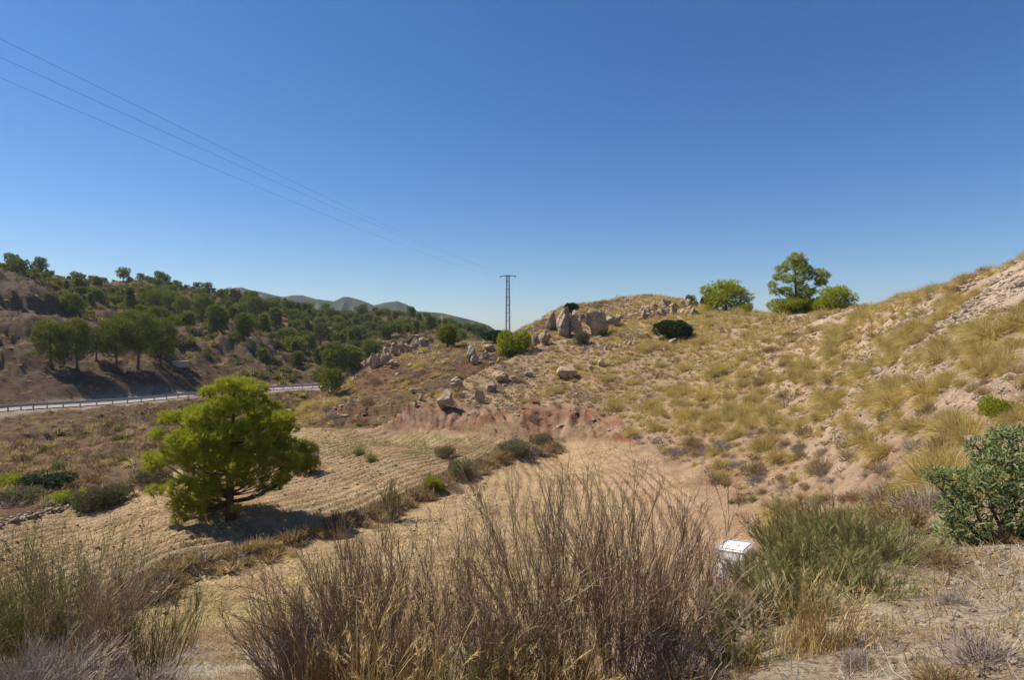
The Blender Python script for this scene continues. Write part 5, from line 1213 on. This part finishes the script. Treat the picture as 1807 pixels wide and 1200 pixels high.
# ---------------------------------------------------------------- one label per repeated plant, by its neighbours in view
LM = [(1186, 585, 'the dark round bush'), (905, 605, 'the big olive bush'), (998, 560, 'the tall crest rock'), (1052, 570, 'the dark faced boulder'), (1281, 530, 'the low skyline pine'), (1403, 510, 'the tall skyline pine'),
      (1475, 525, 'the small skyline pine'), (1160, 545, 'the blocky outcrop'), (1205, 540, 'the crest outcrop'), (1100, 610, 'the bedded ledge'), (1001, 660, 'the flat leaning boulder'), (1052, 650, 'the two square blocks'),
      (783, 705, 'the large slab boulder'), (847, 705, 'the layered boulder'), (884, 670, 'the long pale boulder'), (803, 680, 'the grey angular boulder'), (933, 662, 'the lone grey boulder'), (990, 755, 'the bare rock slab'),
      (660, 640, 'the tall shoulder boulder'), (720, 615, 'the shoulder row'), (745, 605, 'the shoulder row end'), (835, 625, 'the dark upright boulder'), (790, 590, 'the saddle pine'), (812, 825, 'the field bank bush'), (955, 785, 'the bank tip bush'),
      (633, 800, 'the lime green clumps'), (405, 800, 'the lone field pine'), (511, 730, 'the white tip rock'), (1297, 960, 'the water container'), (1150, 800, 'the field end'), (1765, 730, 'the dark broom bush'), (1740, 860, 'the olive shrub'),
      (1600, 900, 'the green brooms'), (1540, 1000, 'the widest green broom'), (1425, 1050, 'the tallest straw grass'), (1620, 1110, 'the matted grey twigs'), (1750, 1120, 'the bleached dead shrub'), (1560, 1100, 'the right straw grass'), (1700, 1060, 'the ochre grass'), (1807, 465, 'the right skyline end'), (1615, 515, 'the right skyline dip'), (1700, 490, 'the gravelly skyline'), (1690, 620, 'the gravel slope'), (1560, 700, 'the gravel patch'), (1450, 760, 'the lower gravel'), (1300, 820, 'the field corner'),
      (1280, 640, 'the slope middle'), (1400, 640, 'the open slope'), (243, 600, 'the umbrella pine'), (88, 610, 'the grove left end'), (285, 610, 'the grove right end'), (382, 565, 'the sunny spur pine'), (357, 545, 'the narrow spur pine'), (275, 530, 'the round slope pine'),
      (127, 540, 'the cliff top pine'), (40, 540, 'the grey cliff'), (218, 488, 'the crest umbrella pine'), (22, 455, 'the crest left end'), (357, 505, 'the crest pine pair'), (575, 540, 'the round middle pine'), (505, 580, 'the shaded crag'), (590, 580, 'the cracked crag'),
      (592, 640, 'the hill foot pine'), (726, 540, 'the tallest lone pine'), (655, 620, 'the low shoulder pine'), (480, 560, 'the gully head pine'), (450, 545, 'the dark leaning pine'), (680, 870, 'the wispy grey shrub'), (560, 930, 'the bank near end')]
LMX = np.array([(a, b) for a, b, _ in LM], float)
buckets = {}
for (o, base, cat, px, py) in REP:
    d = np.hypot(LMX[:, 0]-px, (LMX[:, 1]-py)*1.3); i = int(np.argmin(d)); dx, dy = px-LMX[i, 0], py-LMX[i, 1]
    rel_ = ('beside' if d[i] < 14 else ('right of' if dx > 0 else 'left of') if abs(dx) > abs(dy)*1.4 else ('below' if dy > 0 else 'above'))
    if d[i] > 70: rel_ = 'well '+rel_
    buckets.setdefault((base, rel_, LM[i][2], cat), []).append((px, o))
ORD = ['leftmost', 'second', 'third', 'fourth', 'fifth', 'sixth', 'seventh', 'eighth', 'ninth', 'tenth', 'eleventh', 'twelfth', 'thirteenth', 'fourteenth', 'fifteenth', 'sixteenth', 'seventeenth', 'eighteenth', 'nineteenth', 'twentieth'] + ['twenty-'+q for q in ('first', 'second', 'third', 'fourth', 'fifth', 'sixth', 'seventh', 'eighth')]
for (base, rel_, lm, cat), l in buckets.items():
    l.sort(key=lambda q: q[0]); n = len(l)
    for k, (px, o) in enumerate(l):
        lab = base+' '+rel_+' '+lm
        if n == 2: lab += (', left one', ', right one')[k]
        elif n > 1: lab += (', leftmost' if k == 0 else ', rightmost' if k == n-1 else ', %s from left' % ORD[k]) if k < 28 else ', among the rightmost'
        tag(o, lab, cat, {'pine tree': 'pines on the far hills', 'grass tussock': 'esparto tussocks on the hillside', 'grass tuft': 'ochre grass tufts', 'shrub': 'cushion shrubs'}[cat])
